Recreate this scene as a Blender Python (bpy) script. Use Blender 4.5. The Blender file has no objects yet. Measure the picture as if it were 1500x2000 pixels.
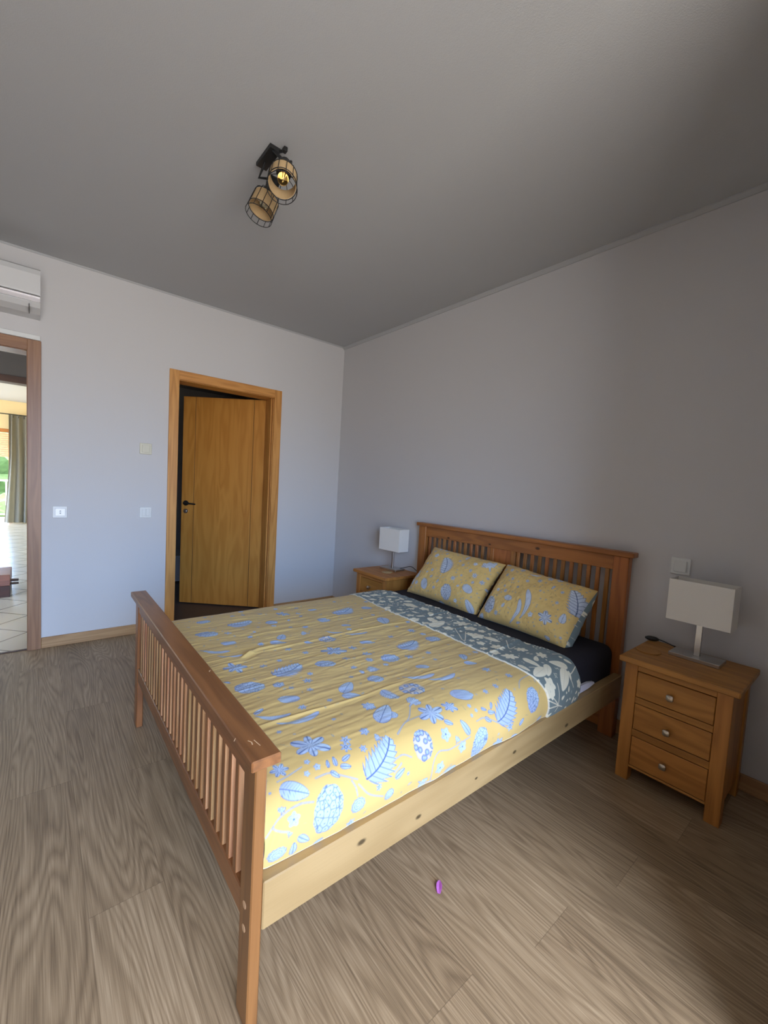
import bpy, bmesh, math, random
import numpy as np
from mathutils import Vector, Matrix
R = math.radians
S = bpy.context.scene
C = S.collection

# ---------------------------------------------------------------- camera
CAM = Vector((-2.4085, -3.6466, 1.2487))
RT = Vector((0.7683, -0.6375, 0.0572)); UP = Vector((0.0003, 0.0898, 0.9960)); FW = Vector((0.6401, 0.7652, -0.0692))
FPX, PPX, PPY = 815.49, -0.83, 7.81
cd = bpy.data.cameras.new('camera'); cam = bpy.data.objects.new('camera', cd); C.objects.link(cam)
q = FW.normalized(); r = (RT - q * RT.dot(q)).normalized(); u = r.cross(q)
cam.matrix_world = Matrix(((r.x, u.x, -q.x, CAM.x), (r.y, u.y, -q.y, CAM.y), (r.z, u.z, -q.z, CAM.z), (0, 0, 0, 1)))
cd.sensor_fit = 'VERTICAL'; cd.sensor_height = 36.0; cd.lens = FPX * 36.0 / 2000
cd.shift_x = -PPX / 2000; cd.shift_y = PPY / 2000; cd.clip_start = .02; cd.clip_end = 200
S.camera = cam
S.view_settings.view_transform = 'Standard'; S.view_settings.look = 'None'
S.view_settings.gamma = 1.0; S.view_settings.exposure = 0.0; S.view_settings.use_curve_mapping = False

# ---------------------------------------------------------------- daylight
def lin(*c):
    if len(c) == 1: h = c[0].lstrip('#'); c = [int(h[i:i+2], 16) for i in (0, 2, 4)]
    return tuple(((x/255)/12.92 if x/255 <= .04045 else ((x/255+.055)/1.055)**2.4) for x in c)
W = bpy.data.worlds.new('sky'); S.world = W; W.use_nodes = True
wn = W.node_tree.nodes; wl = W.node_tree.links
bg = wn['Background']
tc = wn.new('ShaderNodeTexCoord'); sx = wn.new('ShaderNodeSeparateXYZ'); rp = wn.new('ShaderNodeValToRGB'); mr = wn.new('ShaderNodeMapRange')
mr.inputs['From Min'].default_value = -1; mr.inputs['From Max'].default_value = 1
wl.new(tc.outputs['Generated'], sx.inputs[0]); wl.new(sx.outputs['Z'], mr.inputs['Value']); wl.new(mr.outputs[0], rp.inputs[0]); wl.new(rp.outputs[0], bg.inputs[0])
el = rp.color_ramp.elements
SKY = [(0.0, (.40, .39, .38)), (.42, (.56, .54, .52)), (.49, (.54, .54, .54)), (.515, (.56, .60, .67)), (.56, (.56, .82, 1.26)), (.62, (.56, .98, 1.75)), (.70, (.90, 1.08, 1.40)), (.76, (1.15, 1.12, 1.10)), (1.0, (.90, .88, .87))]
el[0].position = 0; el[0].color = SKY[0][1] + (1,)
el[1].position = 1; el[1].color = SKY[-1][1] + (1,)
for p_, c_ in SKY[1:-1]:
    e_ = el.new(p_); e_.color = c_ + (1,)
bg.inputs['Strength'].default_value = 14.2
def portal(name, loc, rot, sx_, sy_):
    l = bpy.data.lights.new(name, 'AREA'); l.shape = 'RECTANGLE'; l.size = sx_; l.size_y = sy_; l.cycles.is_portal = True
    o = bpy.data.objects.new(name, l); o.location = loc; o.rotation_euler = rot; C.objects.link(o)
WX0, WX1, WYI, WYO, WZ = -3.45, -1.32, -5.3, -5.5, 2.42      # the wide balcony door behind the photographer
NX, NY = -1.20, -3.62                                            # corner of an unseen wall added to shade the room's right side
portal('balcony_daylight', ((WX0+WX1)/2, WYO-.02, WZ/2), (R(90), 0, 0), WX1-WX0, WZ)
portal('living_daylight', (-4.7, 8.78, 1.0), (R(-90), 0, 0), 3.9, 2.04)
portal('added_side_daylight', (-7.2, 5.9, 1.15), (0, R(-90), 0), 2.3, 4.6)  # portal for the side opening added to brighten the living room

# ---------------------------------------------------------------- helpers
def nt(name):
    m = bpy.data.materials.new(name); m.use_nodes = True
    n = m.node_tree.nodes; l = m.node_tree.links
    return m, n, l, n['Principled BSDF']
def flat(name, col, rough=.6, metal=0, noise=0, bump=0, bscale=200, spec=.5, emit=None):
    m, n, l, b = nt(name)
    b.inputs['Base Color'].default_value = (*col, 1); b.inputs['Roughness'].default_value = rough; b.inputs['Metallic'].default_value = metal
    b.inputs['Specular IOR Level'].default_value = spec
    t = n.new('ShaderNodeTexCoord'); nz = n.new('ShaderNodeTexNoise'); nz.inputs['Scale'].default_value = bscale; nz.inputs['Detail'].default_value = 3
    l.new(t.outputs['Object'], nz.inputs['Vector'])
    if noise:
        mx = n.new('ShaderNodeMix'); mx.data_type = 'RGBA'; mx.inputs[6].default_value = (*[c*(1-noise) for c in col], 1); mx.inputs[7].default_value = (*[min(1, c*(1+noise)) for c in col], 1)
        l.new(nz.outputs[0], mx.inputs[0]); l.new(mx.outputs[2], b.inputs['Base Color'])
    if bump:
        bp = n.new('ShaderNodeBump'); bp.inputs['Strength'].default_value = bump; bp.inputs['Distance'].default_value = .002
        l.new(nz.outputs[0], bp.inputs['Height']); l.new(bp.outputs[0], b.inputs['Normal'])
    return m
def MATH(n, l, op, a, b=None, clamp=False):
    x = n.new('ShaderNodeMath'); x.operation = op; x.use_clamp = clamp
    for i, v in enumerate((a, b)):
        if v is None: continue
        if isinstance(v, (int, float)): x.inputs[i].default_value = v
        else: l.new(v, x.inputs[i])
    return x.outputs[0]
def wood(name, dark, light, axis, freq=9, rough=.42, fib=.35, vary=.12, knots=(), coat=.0):
    """plain sawn timber with the grain along axis (0, 1 or 2)"""
    m, n, l, b = nt(name)
    t = n.new('ShaderNodeTexCoord'); oi = n.new('ShaderNodeObjectInfo')
    off = n.new('ShaderNodeVectorMath'); off.operation = 'MULTIPLY_ADD'
    cb = n.new('ShaderNodeCombineXYZ')
    for i in range(3): l.new(oi.outputs['Random'], cb.inputs[i])
    l.new(cb.outputs[0], off.inputs[0]); off.inputs[1].default_value = (7.3, 5.1, 9.7); l.new(t.outputs['Object'], off.inputs[2])
    def mapped(al, ac):
        mp = n.new('ShaderNodeMapping'); s = [ac]*3; s[axis] = al; mp.inputs['Scale'].default_value = s
        l.new(off.outputs[0], mp.inputs[0]); return mp.outputs[0]
    n1 = n.new('ShaderNodeTexNoise'); n1.inputs['Scale'].default_value = 1; n1.inputs['Detail'].default_value = 2; n1.inputs['Distortion'].default_value = .3
    l.new(mapped(1.1, freq), n1.inputs['Vector'])
    ring = MATH(n, l, 'MULTIPLY', n1.outputs[0], 34)
    ring = MATH(n, l, 'SINE', ring); ring = MATH(n, l, 'MULTIPLY_ADD', ring, .5); ring.node.inputs[2].default_value = .5
    n2 = n.new('ShaderNodeTexNoise'); n2.inputs['Scale'].default_value = 1; n2.inputs['Detail'].default_value = 2
    l.new(mapped(6, 260), n2.inputs['Vector'])
    n3 = n.new('ShaderNodeTexNoise'); n3.inputs['Scale'].default_value = 1; n3.inputs['Detail'].default_value = 1
    l.new(mapped(1.5, 6), n3.inputs['Vector'])
    a = MATH(n, l, 'MULTIPLY', ring, .42)
    a = MATH(n, l, 'ADD', a, MATH(n, l, 'MULTIPLY', n2.outputs[0], fib))
    a = MATH(n, l, 'ADD', a, MATH(n, l, 'MULTIPLY', n3.outputs[0], .45))
    a = MATH(n, l, 'SUBTRACT', a, .18, True)
    mx = n.new('ShaderNodeMix'); mx.data_type = 'RGBA'; l.new(a, mx.inputs[0])
    mx.inputs[6].default_value = (*light, 1); mx.inputs[7].default_value = (*dark, 1)
    out = mx.outputs[2]
    hs = n.new('ShaderNodeHueSaturation'); l.new(out, hs.inputs['Color'])
    v = MATH(n, l, 'MULTIPLY_ADD', oi.outputs['Random'], 2*vary); v.node.inputs[2].default_value = 1-vary
    l.new(v, hs.inputs['Value']); 
    h_ = MATH(n, l, 'MULTIPLY_ADD', oi.outputs['Random'], -.02*vary/.12); h_.node.inputs[2].default_value = .5+.01*vary/.12
    l.new(h_, hs.inputs['Hue']); out = hs.outputs[0]
    if knots:
        prev = None
        for kx, ky, kz, kr in knots:
            vs = n.new('ShaderNodeVectorMath'); vs.operation = 'SUBTRACT'; l.new(t.outputs['Object'], vs.inputs[0]); vs.inputs[1].default_value = (kx, ky, kz)
            sc = n.new('ShaderNodeVectorMath'); sc.operation = 'MULTIPLY'; l.new(vs.outputs[0], sc.inputs[0])
            k = [1/kr]*3; k[axis] = .55/kr; k[1 if axis != 1 else 0] = 0.2/kr; sc.inputs[1].default_value = k
            ln = n.new('ShaderNodeVectorMath'); ln.operation = 'LENGTH'; l.new(sc.outputs[0], ln.inputs[0])
            o = ln.outputs['Value']
            prev = o if prev is None else MATH(n, l, 'MINIMUM', prev, o)
        kk = n.new('ShaderNodeMapRange'); l.new(prev, kk.inputs['Value']); kk.inputs['From Min'].default_value = .7; kk.inputs['From Max'].default_value = 2.0
        kk.inputs['To Min'].default_value = 1; kk.inputs['To Max'].default_value = 0; kk.interpolation_type = 'SMOOTHSTEP'
        km = n.new('ShaderNodeMix'); km.data_type = 'RGBA'; l.new(MATH(n, l, 'MULTIPLY', kk.outputs[0], .9), km.inputs[0]); l.new(out, km.inputs[6]); km.inputs[7].default_value = (*[c*.16 for c in dark], 1)
        out = km.outputs[2]
    l.new(out, b.inputs['Base Color'])
    b.inputs['Roughness'].default_value = rough; b.inputs['Coat Weight'].default_value = coat; b.inputs['Coat Roughness'].default_value = .25
    bp = n.new('ShaderNodeBump'); bp.inputs['Strength'].default_value = .25; bp.inputs['Distance'].default_value = .0006; l.new(a, bp.inputs['Height']); l.new(bp.outputs[0], b.inputs['Normal'])
    return m

def box(bm, x0, x1, y0, y1, z0, z1, bev=.002, seg=1):
    t = bmesh.new()
    bmesh.ops.create_cube(t, size=1)
    sx_, sy_, sz_ = abs(x1-x0), abs(y1-y0), abs(z1-z0)
    for v in t.verts: v.co = Vector((v.co.x*sx_+(x0+x1)/2, v.co.y*sy_+(y0+y1)/2, v.co.z*sz_+(z0+z1)/2))
    if bev:
        bv = min(bev, .45*min(sx_, sy_, sz_))
        bmesh.ops.bevel(t, geom=list(t.edges), offset=bv, segments=seg, profile=.5, affect='EDGES')
    me = bpy.data.meshes.new('tmp'); t.to_mesh(me); t.free(); bm.from_mesh(me); bpy.data.meshes.remove(me)
    return bm
def cyl(bm, p0, p1, r0, r1=None, n=16, cap=True):
    r1 = r0 if r1 is None else r1
    p0 = Vector(p0); p1 = Vector(p1); d = (p1-p0).normalized()
    a = d.orthogonal().normalized(); b_ = d.cross(a)
    A = []; B = []
    for i in range(n):
        t = 2*math.pi*i/n; w = a*math.cos(t)+b_*math.sin(t)
        A.append(bm.verts.new(p0+w*r0)); B.append(bm.verts.new(p1+w*r1))
    for i in range(n): bm.faces.new((A[i], A[(i+1) % n], B[(i+1) % n], B[i]))
    if cap: bm.faces.new(A[::-1]); bm.faces.new(B)
    return bm
def tube(bm, pts, rad, n=8, closed=False):
    pts = [Vector(p) for p in pts]; N = len(pts); rings = []
    prev = None
    for i, p in enumerate(pts):
        if closed: d = (pts[(i+1) % N]-pts[i-1]).normalized()
        else: d = (pts[min(i+1, N-1)]-pts[max(i-1, 0)]).normalized()
        a = d.orthogonal().normalized() if prev is None else (prev-d*prev.dot(d)).normalized()
        prev = a; b_ = d.cross(a)
        rings.append([bm.verts.new(p+(a*math.cos(2*math.pi*k/n)+b_*math.sin(2*math.pi*k/n))*rad) for k in range(n)])
    for i in range(N if closed else N-1):
        A = rings[i]; B = rings[(i+1) % N]
        for k in range(n): bm.faces.new((A[k], A[(k+1) % n], B[(k+1) % n], B[k]))
    if not closed: bm.faces.new(rings[0][::-1]); bm.faces.new(rings[-1])
    return bm
def lathe(bm, prof, axis0, d, n=24):
    """prof: (radius, distance along d from axis0)"""
    axis0 = Vector(axis0); d = Vector(d).normalized(); a = d.orthogonal().normalized(); b_ = d.cross(a); rings = []
    for r_, t_ in prof:
        rings.append([bm.verts.new(axis0+d*t_+(a*math.cos(2*math.pi*k/n)+b_*math.sin(2*math.pi*k/n))*max(r_, 1e-5)) for k in range(n)])
    for A, B in zip(rings, rings[1:]):
        for k in range(n): bm.faces.new((A[k], A[(k+1) % n], B[(k+1) % n], B[k]))
    return bm
def spline(P, n=8):
    P = [Vector(p) for p in P]; Q = [2*P[0]-P[1]]+P+[2*P[-1]-P[-2]]; o = []
    for i in range(1, len(Q)-2):
        for k in range(n):
            t = k/n; a, b_, c, e = Q[i-1], Q[i], Q[i+1], Q[i+2]
            o.append(.5*((2*b_)+(-a+c)*t+(2*a-5*b_+4*c-e)*t*t+(-a+3*b_-3*c+e)*t**3))
    o.append(P[-1]); return o
def obj(name, bm, mat, parent=None, smooth=False):
    bmesh.ops.recalc_face_normals(bm, faces=list(bm.faces))
    me = bpy.data.meshes.new(name); bm.to_mesh(me); bm.free()
    for m in (mat if isinstance(mat, (list, tuple)) else [mat]): me.materials.append(m)
    if smooth:
        me.polygons.foreach_set('use_smooth', [True]*len(me.polygons))
        me.set_sharp_from_angle(angle=R(40))
    o = bpy.data.objects.new(name, me); C.objects.link(o)
    if parent: o.parent = parent
    return o
def box2(name, mats, parent, x0, x1, y0, y1, z0, z1, bev):
    o = obj(name, box(bmesh.new(), x0, x1, y0, y1, z0, z1, bev=bev), mats, parent)
    for p in o.data.polygons: p.material_index = 0 if abs(p.normal.x) > .6 else 1  # x faces get the first, darker tone as if unlit, the sides the second
    return o
def bx(name, mat, parent, *a, **k): return obj(name, box(bmesh.new(), *a, **k), mat, parent)
def tag(o, label, cat, group=None, kind=None):
    o['label'] = label; o['category'] = cat
    if group: o['group'] = group
    if kind: o['kind'] = kind
    return o
def thing(name, label, cat, loc=(0, 0, 0), rz=0, group=None):
    o = bpy.data.objects.new(name, None); C.objects.link(o); o.location = loc; o.rotation_euler = (0, 0, rz); o.empty_display_size = .1
    return tag(o, label, cat, group)
def struct(o): o['kind'] = 'structure'; return o
def copy_tree(o, parent=None):
    c = o.copy(); C.objects.link(c); c.parent = parent
    for ch in list(o.children): copy_tree(ch, c)
    return c

# ---------------------------------------------------------------- materials
M = {}
M['wall'] = flat('wall_paint', lin(210, 208, 208), .85, bump=.25, bscale=260, spec=.25)
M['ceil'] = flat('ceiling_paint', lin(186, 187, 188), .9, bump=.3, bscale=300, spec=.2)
M['white'] = flat('white_plastic', lin(225, 226, 224), .35)
M['cream_plastic'] = flat('cream_plastic', lin(214, 208, 186), .35)
M['acwhite'] = flat('ac_plastic', lin(214, 214, 214), .45)
M['highlight'] = flat('highlight_silver', (.8, .8, .82), .15, 1)
M['steel'] = flat('brushed_steel', (.62, .61, .59), .32, 1)
M['black'] = flat('black_metal', (.012, .012, .012), .45)
M['blackplastic'] = flat('black_plastic', (.015, .015, .015), .4)
M['dark'] = flat('dark_gap', (.02, .015, .01), .8)
M['yellow_wall'] = flat('cream_yellow_paint', lin(236, 214, 164), .85)
M['hallwall'] = flat('hall_paint', lin(200, 198, 194), .85)
M['casing'] = wood('honey_oak_vertical', lin(172, 114, 52), lin(222, 164, 90), 2, 14, .38, vary=.05)
M['casing_h'] = wood('honey_oak_horizontal', lin(168, 110, 50), lin(216, 158, 86), 0, 14, .38, vary=.05)
M['leaf'] = wood('oak_veneer_door', lin(182, 116, 44), lin(214, 150, 70), 2, 9, .4, vary=.02)
M['base_x'] = wood('oak_skirting_x', lin(150, 108, 68), lin(196, 156, 110), 0, 14, .45, vary=.04)
M['base_y'] = wood('oak_skirting_y', lin(150, 108, 68), lin(196, 156, 110), 1, 14, .45, vary=.04)
FD, FL = lin(98, 60, 32), lin(152, 100, 56)
M['pine_x'] = wood('stained_pine_x', FD, FL, 0, 12, .38, vary=.06, coat=.2)
M['pine_y'] = wood('stained_pine_y', FD, FL, 1, 12, .38, vary=.06, coat=.2)
M['pine_z'] = wood('stained_pine_z', FD, FL, 2, 12, .38, vary=.06, coat=.2)
M['slat'] = wood('lit_pine_slat_edge', lin(150, 92, 52), lin(226, 180, 130), 2, 16, .4, vary=.22)  # slat sides paler than the fronts, standing in for the light they catch
HD, HL_ = lin(126, 74, 28), lin(182, 118, 56)
M['hpine_y'] = wood('headboard_pine_y', HD, HL_, 1, 12, .4, vary=.06, coat=.15, knots=[(-.062, -.32, .93, .006), (-.062, .03, .905, .004), (-.062, .40, .90, .005)])
M['hpine_z'] = wood('headboard_pine_z', HD, HL_, 2, 12, .4, vary=.10, coat=.15)
M['rail'] = wood('pale_pine_rail', lin(146, 118, 76), lin(174, 146, 102), 0, 7, .45, vary=.02,
    knots=[(-1.734, -.856, .305, .0055), (-1.522, -.856, .274, .0045), (-1.251, -.856, .282, .003), (-1.254, -.856, .357, .003), (-1.027, -.856, .292, .0045), (-.633, -.856, .266, .0055)])
OD, OL = lin(146, 92, 38), lin(202, 140, 68)
M['oak_y'] = wood('nightstand_oak_y', OD, OL, 1, 10, .42, vary=.06)
M['oak_z'] = wood('nightstand_oak_z', OD, OL, 2, 10, .42, vary=.06)
M['gap'] = flat('shadow_gap_backing', lin(24, 14, 8), .9)
M['pewter'] = flat('pewter', (.55, .50, .44), .28, 1)
M['shade'] = flat('linen_shade', lin(240, 237, 230), .9, noise=.04, bump=.3, bscale=500, spec=.2)
M['sheet'] = flat('charcoal_sheet', lin(44, 43, 50), .9, bump=.2, bscale=60, spec=.2)
M['protector'] = flat('white_protector', lin(226, 226, 238), .9)
M['jute'] = flat('woven_jute', lin(196, 166, 122), .85, noise=.25, bump=.5, bscale=400)
M['glass'] = flat('bulb_glass', (.9, .8, .55), .05); M['glass'].node_tree.nodes['Principled BSDF'].inputs['Transmission Weight'].default_value = 1
M['brass'] = flat('brass_cap', (.7, .5, .2), .3, 1)
M['cork'] = flat('cork', lin(184, 134, 78), .9, noise=.15, bump=.4, bscale=600)
M['cork2'] = flat('pale_cork', lin(190, 160, 116), .8, noise=.1, bump=.4, bscale=600)
M['petal'] = flat('magenta_petal', lin(236, 150, 242), .6)
M['curtain'] = flat('sage_curtain', lin(158, 154, 140), .9, noise=.08, bump=.2, bscale=300)
M['shutter'] = flat('cream_shutter', lin(226, 206, 168), .5)
M['redwood'] = wood('red_brown_wood', lin(96, 48, 40), lin(140, 84, 68), 0, 10, .4)
M['darkwood'] = wood('dark_brown_wood', lin(44, 24, 16), lin(66, 38, 26), 0, 10, .5)
M['orange_wood'] = wood('orange_wood', lin(170, 96, 40), lin(206, 128, 64), 0, 10, .45)
M['porcelain'] = flat('white_lacquer', lin(220, 224, 226), .25)
M['bath_floor'] = flat('dark_bath_tile', lin(84, 74, 72), .5)
M['grass'] = flat('grass', lin(84, 104, 52), .9, noise=.3, bscale=3)
M['foliage'] = flat('foliage', lin(66, 88, 44), .8, noise=.45, bscale=9)
M['rail_white'] = flat('white_railing', lin(235, 235, 235), .4)
M['concrete'] = flat('balcony_tile', lin(200, 190, 176), .7)

def floor_mat():
    m, n, l, b = nt('oak_laminate')
    t = n.new('ShaderNodeTexCoord'); sp = n.new('ShaderNodeSeparateXYZ'); l.new(t.outputs['Object'], sp.inputs[0])
    PW, PL = .19, 1.285
    xs = MATH(n, l, 'DIVIDE', MATH(n, l, 'ADD', sp.outputs[0], 2.485+19*PW), PW)
    ix = MATH(n, l, 'FLOOR', xs); fx = MATH(n, l, 'FRACT', xs)
    # end joints: -1.655 in column 19, -2.33 in column 20
    offs = MATH(n, l, 'MULTIPLY', MATH(n, l, 'SUBTRACT', ix, 19), -.675)
    ys = MATH(n, l, 'DIVIDE', MATH(n, l, 'SUBTRACT', MATH(n, l, 'ADD', sp.outputs[1], 1.655), offs), PL)
    iy = MATH(n, l, 'FLOOR', ys); fy = MATH(n, l, 'FRACT', ys)
    wn_ = n.new('ShaderNodeTexWhiteNoise'); wn_.noise_dimensions = '2D'; cb = n.new('ShaderNodeCombineXYZ'); l.new(ix, cb.inputs[0]); l.new(iy, cb.inputs[1]); l.new(cb.outputs[0], wn_.inputs['Vector'])
    rnd = wn_.outputs['Value']
    # per-plank shifted coordinates
    cx = n.new('ShaderNodeCombineXYZ')
    l.new(MATH(n, l, 'ADD', MATH(n, l, 'MULTIPLY', sp.outputs[0], 1), MATH(n, l, 'MULTIPLY', rnd, 13)), cx.inputs[0])
    l.new(MATH(n, l, 'ADD', sp.outputs[1], MATH(n, l, 'MULTIPLY', rnd, 37)), cx.inputs[1]); l.new(MATH(n, l, 'MULTIPLY', rnd, 9), cx.inputs[2])
    def noise(scx, scy, det, dist=0):
        mp = n.new('ShaderNodeMapping'); mp.inputs['Scale'].default_value = (scx, scy, 1); l.new(cx.outputs[0], mp.inputs[0])
        z = n.new('ShaderNodeTexNoise'); z.inputs['Scale'].default_value = 1; z.inputs['Detail'].default_value = det; z.inputs['Distortion'].default_value = dist
        l.new(mp.outputs[0], z.inputs['Vector']); return z.outputs[0]
    big = noise(8.5, .62, 1.0, .12)
    jit = noise(60, 5, 2)
    ring = MATH(n, l, 'MULTIPLY', MATH(n, l, 'ADD', big, MATH(n, l, 'MULTIPLY', jit, .016)), 27)
    saw = MATH(n, l, 'FRACT', ring)
    line = MATH(n, l, 'SINE', MATH(n, l, 'MULTIPLY', saw, 3.14159)); line = MATH(n, l, 'POWER', line, 1.3)
    fine = noise(420, 7, 2); med = noise(110, 3, 2); brd = noise(3, .8, 2)
    a = MATH(n, l, 'MULTIPLY', line, .20)
    a = MATH(n, l, 'ADD', a, MATH(n, l, 'MULTIPLY', fine, .55))
    a = MATH(n, l, 'ADD', a, MATH(n, l, 'MULTIPLY', med, .30))
    a = MATH(n, l, 'ADD', a, MATH(n, l, 'MULTIPLY', brd, .36))
    a = MATH(n, l, 'ADD', a, MATH(n, l, 'MULTIPLY', rnd, .10))
    a = MATH(n, l, 'SUBTRACT', a, .30, True)
    cr = n.new('ShaderNodeValToRGB'); l.new(a, cr.inputs[0])
    e = cr.color_ramp.elements; e[0].position = .12; e[0].color = (*lin(106, 88, 68), 1); e[1].position = .88; e[1].color = (*lin(200, 178, 148), 1)
    x = e.new(.5); x.color = (*lin(158, 136, 108), 1)
    # hairline seams
    sx1 = MATH(n, l, 'LESS_THAN', MATH(n, l, 'MINIMUM', fx, MATH(n, l, 'SUBTRACT', 1, fx)), .0035)
    sy1 = MATH(n, l, 'LESS_THAN', MATH(n, l, 'MINIMUM', fy, MATH(n, l, 'SUBTRACT', 1, fy)), .0008)
    sm = MATH(n, l, 'MAXIMUM', sx1, sy1)
    mx = n.new('ShaderNodeMix'); mx.data_type = 'RGBA'; l.new(MATH(n, l, 'MULTIPLY', sm, .35), mx.inputs[0]); l.new(cr.outputs[0], mx.inputs[6]); mx.inputs[7].default_value = (*lin(70, 55, 42), 1)
    l.new(mx.outputs[2], b.inputs['Base Color'])
    b.inputs['Roughness'].default_value = .5; b.inputs['Specular IOR Level'].default_value = .4
    bp = n.new('ShaderNodeBump'); bp.inputs['Strength'].default_value = .2; bp.inputs['Distance'].default_value = .0008; l.new(a, bp.inputs['Height']); l.new(bp.outputs[0], b.inputs['Normal'])
    return m
M['floor'] = floor_mat()
def tile_mat():
    m, n, l, b = nt('grey_stone_tile')
    t = n.new('ShaderNodeTexCoord'); mp = n.new('ShaderNodeMapping'); l.new(t.outputs['Object'], mp.inputs[0]); mp.inputs['Rotation'].default_value = (0, 0, R(45)); mp.inputs['Location'].default_value = (.05, .12, 0)
    br = n.new('ShaderNodeTexBrick'); l.new(mp.outputs[0], br.inputs['Vector']); br.offset = 0; br.inputs['Scale'].default_value = 1; br.inputs['Brick Width'].default_value = .33; br.inputs['Row Height'].default_value = .33; br.inputs['Mortar Size'].default_value = .006
    br.inputs['Color1'].default_value = (*lin(186, 182, 170), 1); br.inputs['Color2'].default_value = (*lin(178, 174, 162), 1); br.inputs['Mortar'].default_value = (*lin(92, 88, 80), 1)
    l.new(br.outputs[0], b.inputs['Base Color']); b.inputs['Roughness'].default_value = .22
    return m
M['tile'] = tile_mat()

# ---------------------------------------------------------------- room shell
H = 2.632; DT = 2.071
D1R, D1L, D2L, D2R, CW = -2.3803, -3.36, -1.609, -.6675, .07
XL = -4.25; WT = .15
struct(bx('floor', M['floor'], None, XL-.1, .15, WYI-.3, .02, -.1, 0, bev=0))
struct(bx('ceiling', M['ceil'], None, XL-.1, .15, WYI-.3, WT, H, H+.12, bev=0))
struct(bx('wall_right', M['wall'], None, 0, .15, WYI-.3, WT, 0, H, bev=0))
struct(bx('wall_left', flat('dim_bounce_paint', lin(136, 127, 118), .8), None, XL-.12, XL, WYI-.3, WT, 0, H, bev=0))  # unseen wall, colour darkened to cut light bounced onto the footboard
b = bmesh.new()
o1l, o1r, o2l, o2r, oz = D1L+CW-.02, D1R-CW+.02, D2L+CW-.02, D2R-CW+.02, DT-CW+.02
for x0, x1, z0, z1 in ((XL, o1l, 0, H), (o1l, o1r, oz, H), (o1r, o2l, 0, H), (o2l, o2r, oz, H), (o2r, 0, 0, H)):
    box(b, x0, x1, 0, WT, z0, z1, bev=0)
struct(obj('wall_back', b, M['wall']))
b = bmesh.new()
for x0, x1, z0, z1 in ((XL, WX0, 0, H), (WX0, WX1, WZ, H), (WX1, NX, 0, H)): box(b, x0, x1, WYO, WYI, z0, z1, bev=0)
struct(obj('wall_front', b, M['wall']))
b = bmesh.new(); box(b, NX, 0, NY-.12, NY, 0, H, 0); box(b, NX, NX+.12, WYO, NY-.12, 0, H, 0)
struct(obj('added_shade_wall', b, M['wall']))  # out of view, added to block window light on the right
# small coved bead where walls meet ceiling
def cove(name, pts):
    bm = bmesh.new(); 
    A = [bm.verts.new(p) for p in pts[0]]; B = [bm.verts.new(p) for p in pts[1]]
    k = len(A)
    for i in range(k): bm.faces.new((A[i], A[(i+1) % k], B[(i+1) % k], B[i]))
    bm.faces.new(A); bm.faces.new(B[::-1]); return struct(obj(name, bm, M['ceil']))
c_ = .022
cove('trim_1', [[(0, y, H), (0, y, H-c_), (-.008, y, H-c_), (-c_, y, H-.006), (-c_, y, H)] for y in (0, WYI)])
c_ = .010
cove('trim_2', [[(x, 0, H), (x, 0, H-c_), (x, -.004, H-c_), (x, -c_, H-.003), (x, -c_, H)] for x in (XL, 0)])
b = bmesh.new(); box(b, D1R, D2L, -.012, 0, 0, .0752, .003); box(b, D2R, 0, -.012, 0, 0, .0752, .003)
struct(obj('baseboard_back', b, M['base_x']))
struct(bx('baseboard_right', M['base_y'], None, -.012, 0, WYI, -.012, 0, .0752, bev=.003))
# left doorway lining (no leaf in sight)
d1 = struct(bpy.data.objects.new('door_1', None)); C.objects.link(d1)
M['casing_backlit'] = wood('backlit_oak_vertical', lin(118, 78, 52), lin(166, 120, 86), 2, 14, .38, vary=.04)  # casing oak in a darker copy, imitating a backlit doorway
M['casing_backlit_h'] = wood('backlit_oak_horizontal', lin(118, 78, 50), lin(160, 116, 78), 0, 14, .38, vary=.04)
def casing(parent, xl, xr, mv, mh):
    for nme, a in (('left_casing', (xl, xl+CW)), ('right_casing', (xr-CW, xr))):
        bx(nme, mv, parent, a[0], a[1], -.015, 0, 0, DT, bev=.0015)
    bx('top_casing', mh, parent, xl+CW, xr-CW, -.0145, 0, DT-CW, DT, bev=.0015)
    bx('left_jamb', mv, parent, xl+CW-.018, xl+CW+.004, .0005, WT+.012, 0, DT-CW, bev=.001)
    bx('right_jamb', mv, parent, xr-CW-.004, xr-CW+.018, .0005, WT+.012, 0, DT-CW, bev=.001)
    bx('head_jamb', mh, parent, xl+CW-.018, xr-CW+.018, .0005, WT+.012, DT-CW-.004, DT-CW+.018, bev=.001)
casing(d1, D1L, D1R, M['casing_backlit'], M['casing_backlit_h'])
bx('threshold', M['darkwood'], d1, D1L+CW+.005, D1R-CW-.005, .004, .03, 0, .004, bev=.001)
# en-suite door, leaf swung away on right-hand hinges
d2 = struct(bpy.data.objects.new('door_2', None)); C.objects.link(d2)
casing(d2, D2L, D2R, M['casing'], M['casing_h'])
bx('door_stop', M['casing'], d2, D2R-CW-.014, D2R-CW-.004, .03, .11, 0, DT-CW-.004, bev=.001)
lf = bpy.data.objects.new('door_leaf', None); C.objects.link(lf); lf.parent = d2
lf.location = (-.7275, .168, 0); lf.rotation_euler = (0, 0, R(180-41.9))
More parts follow.
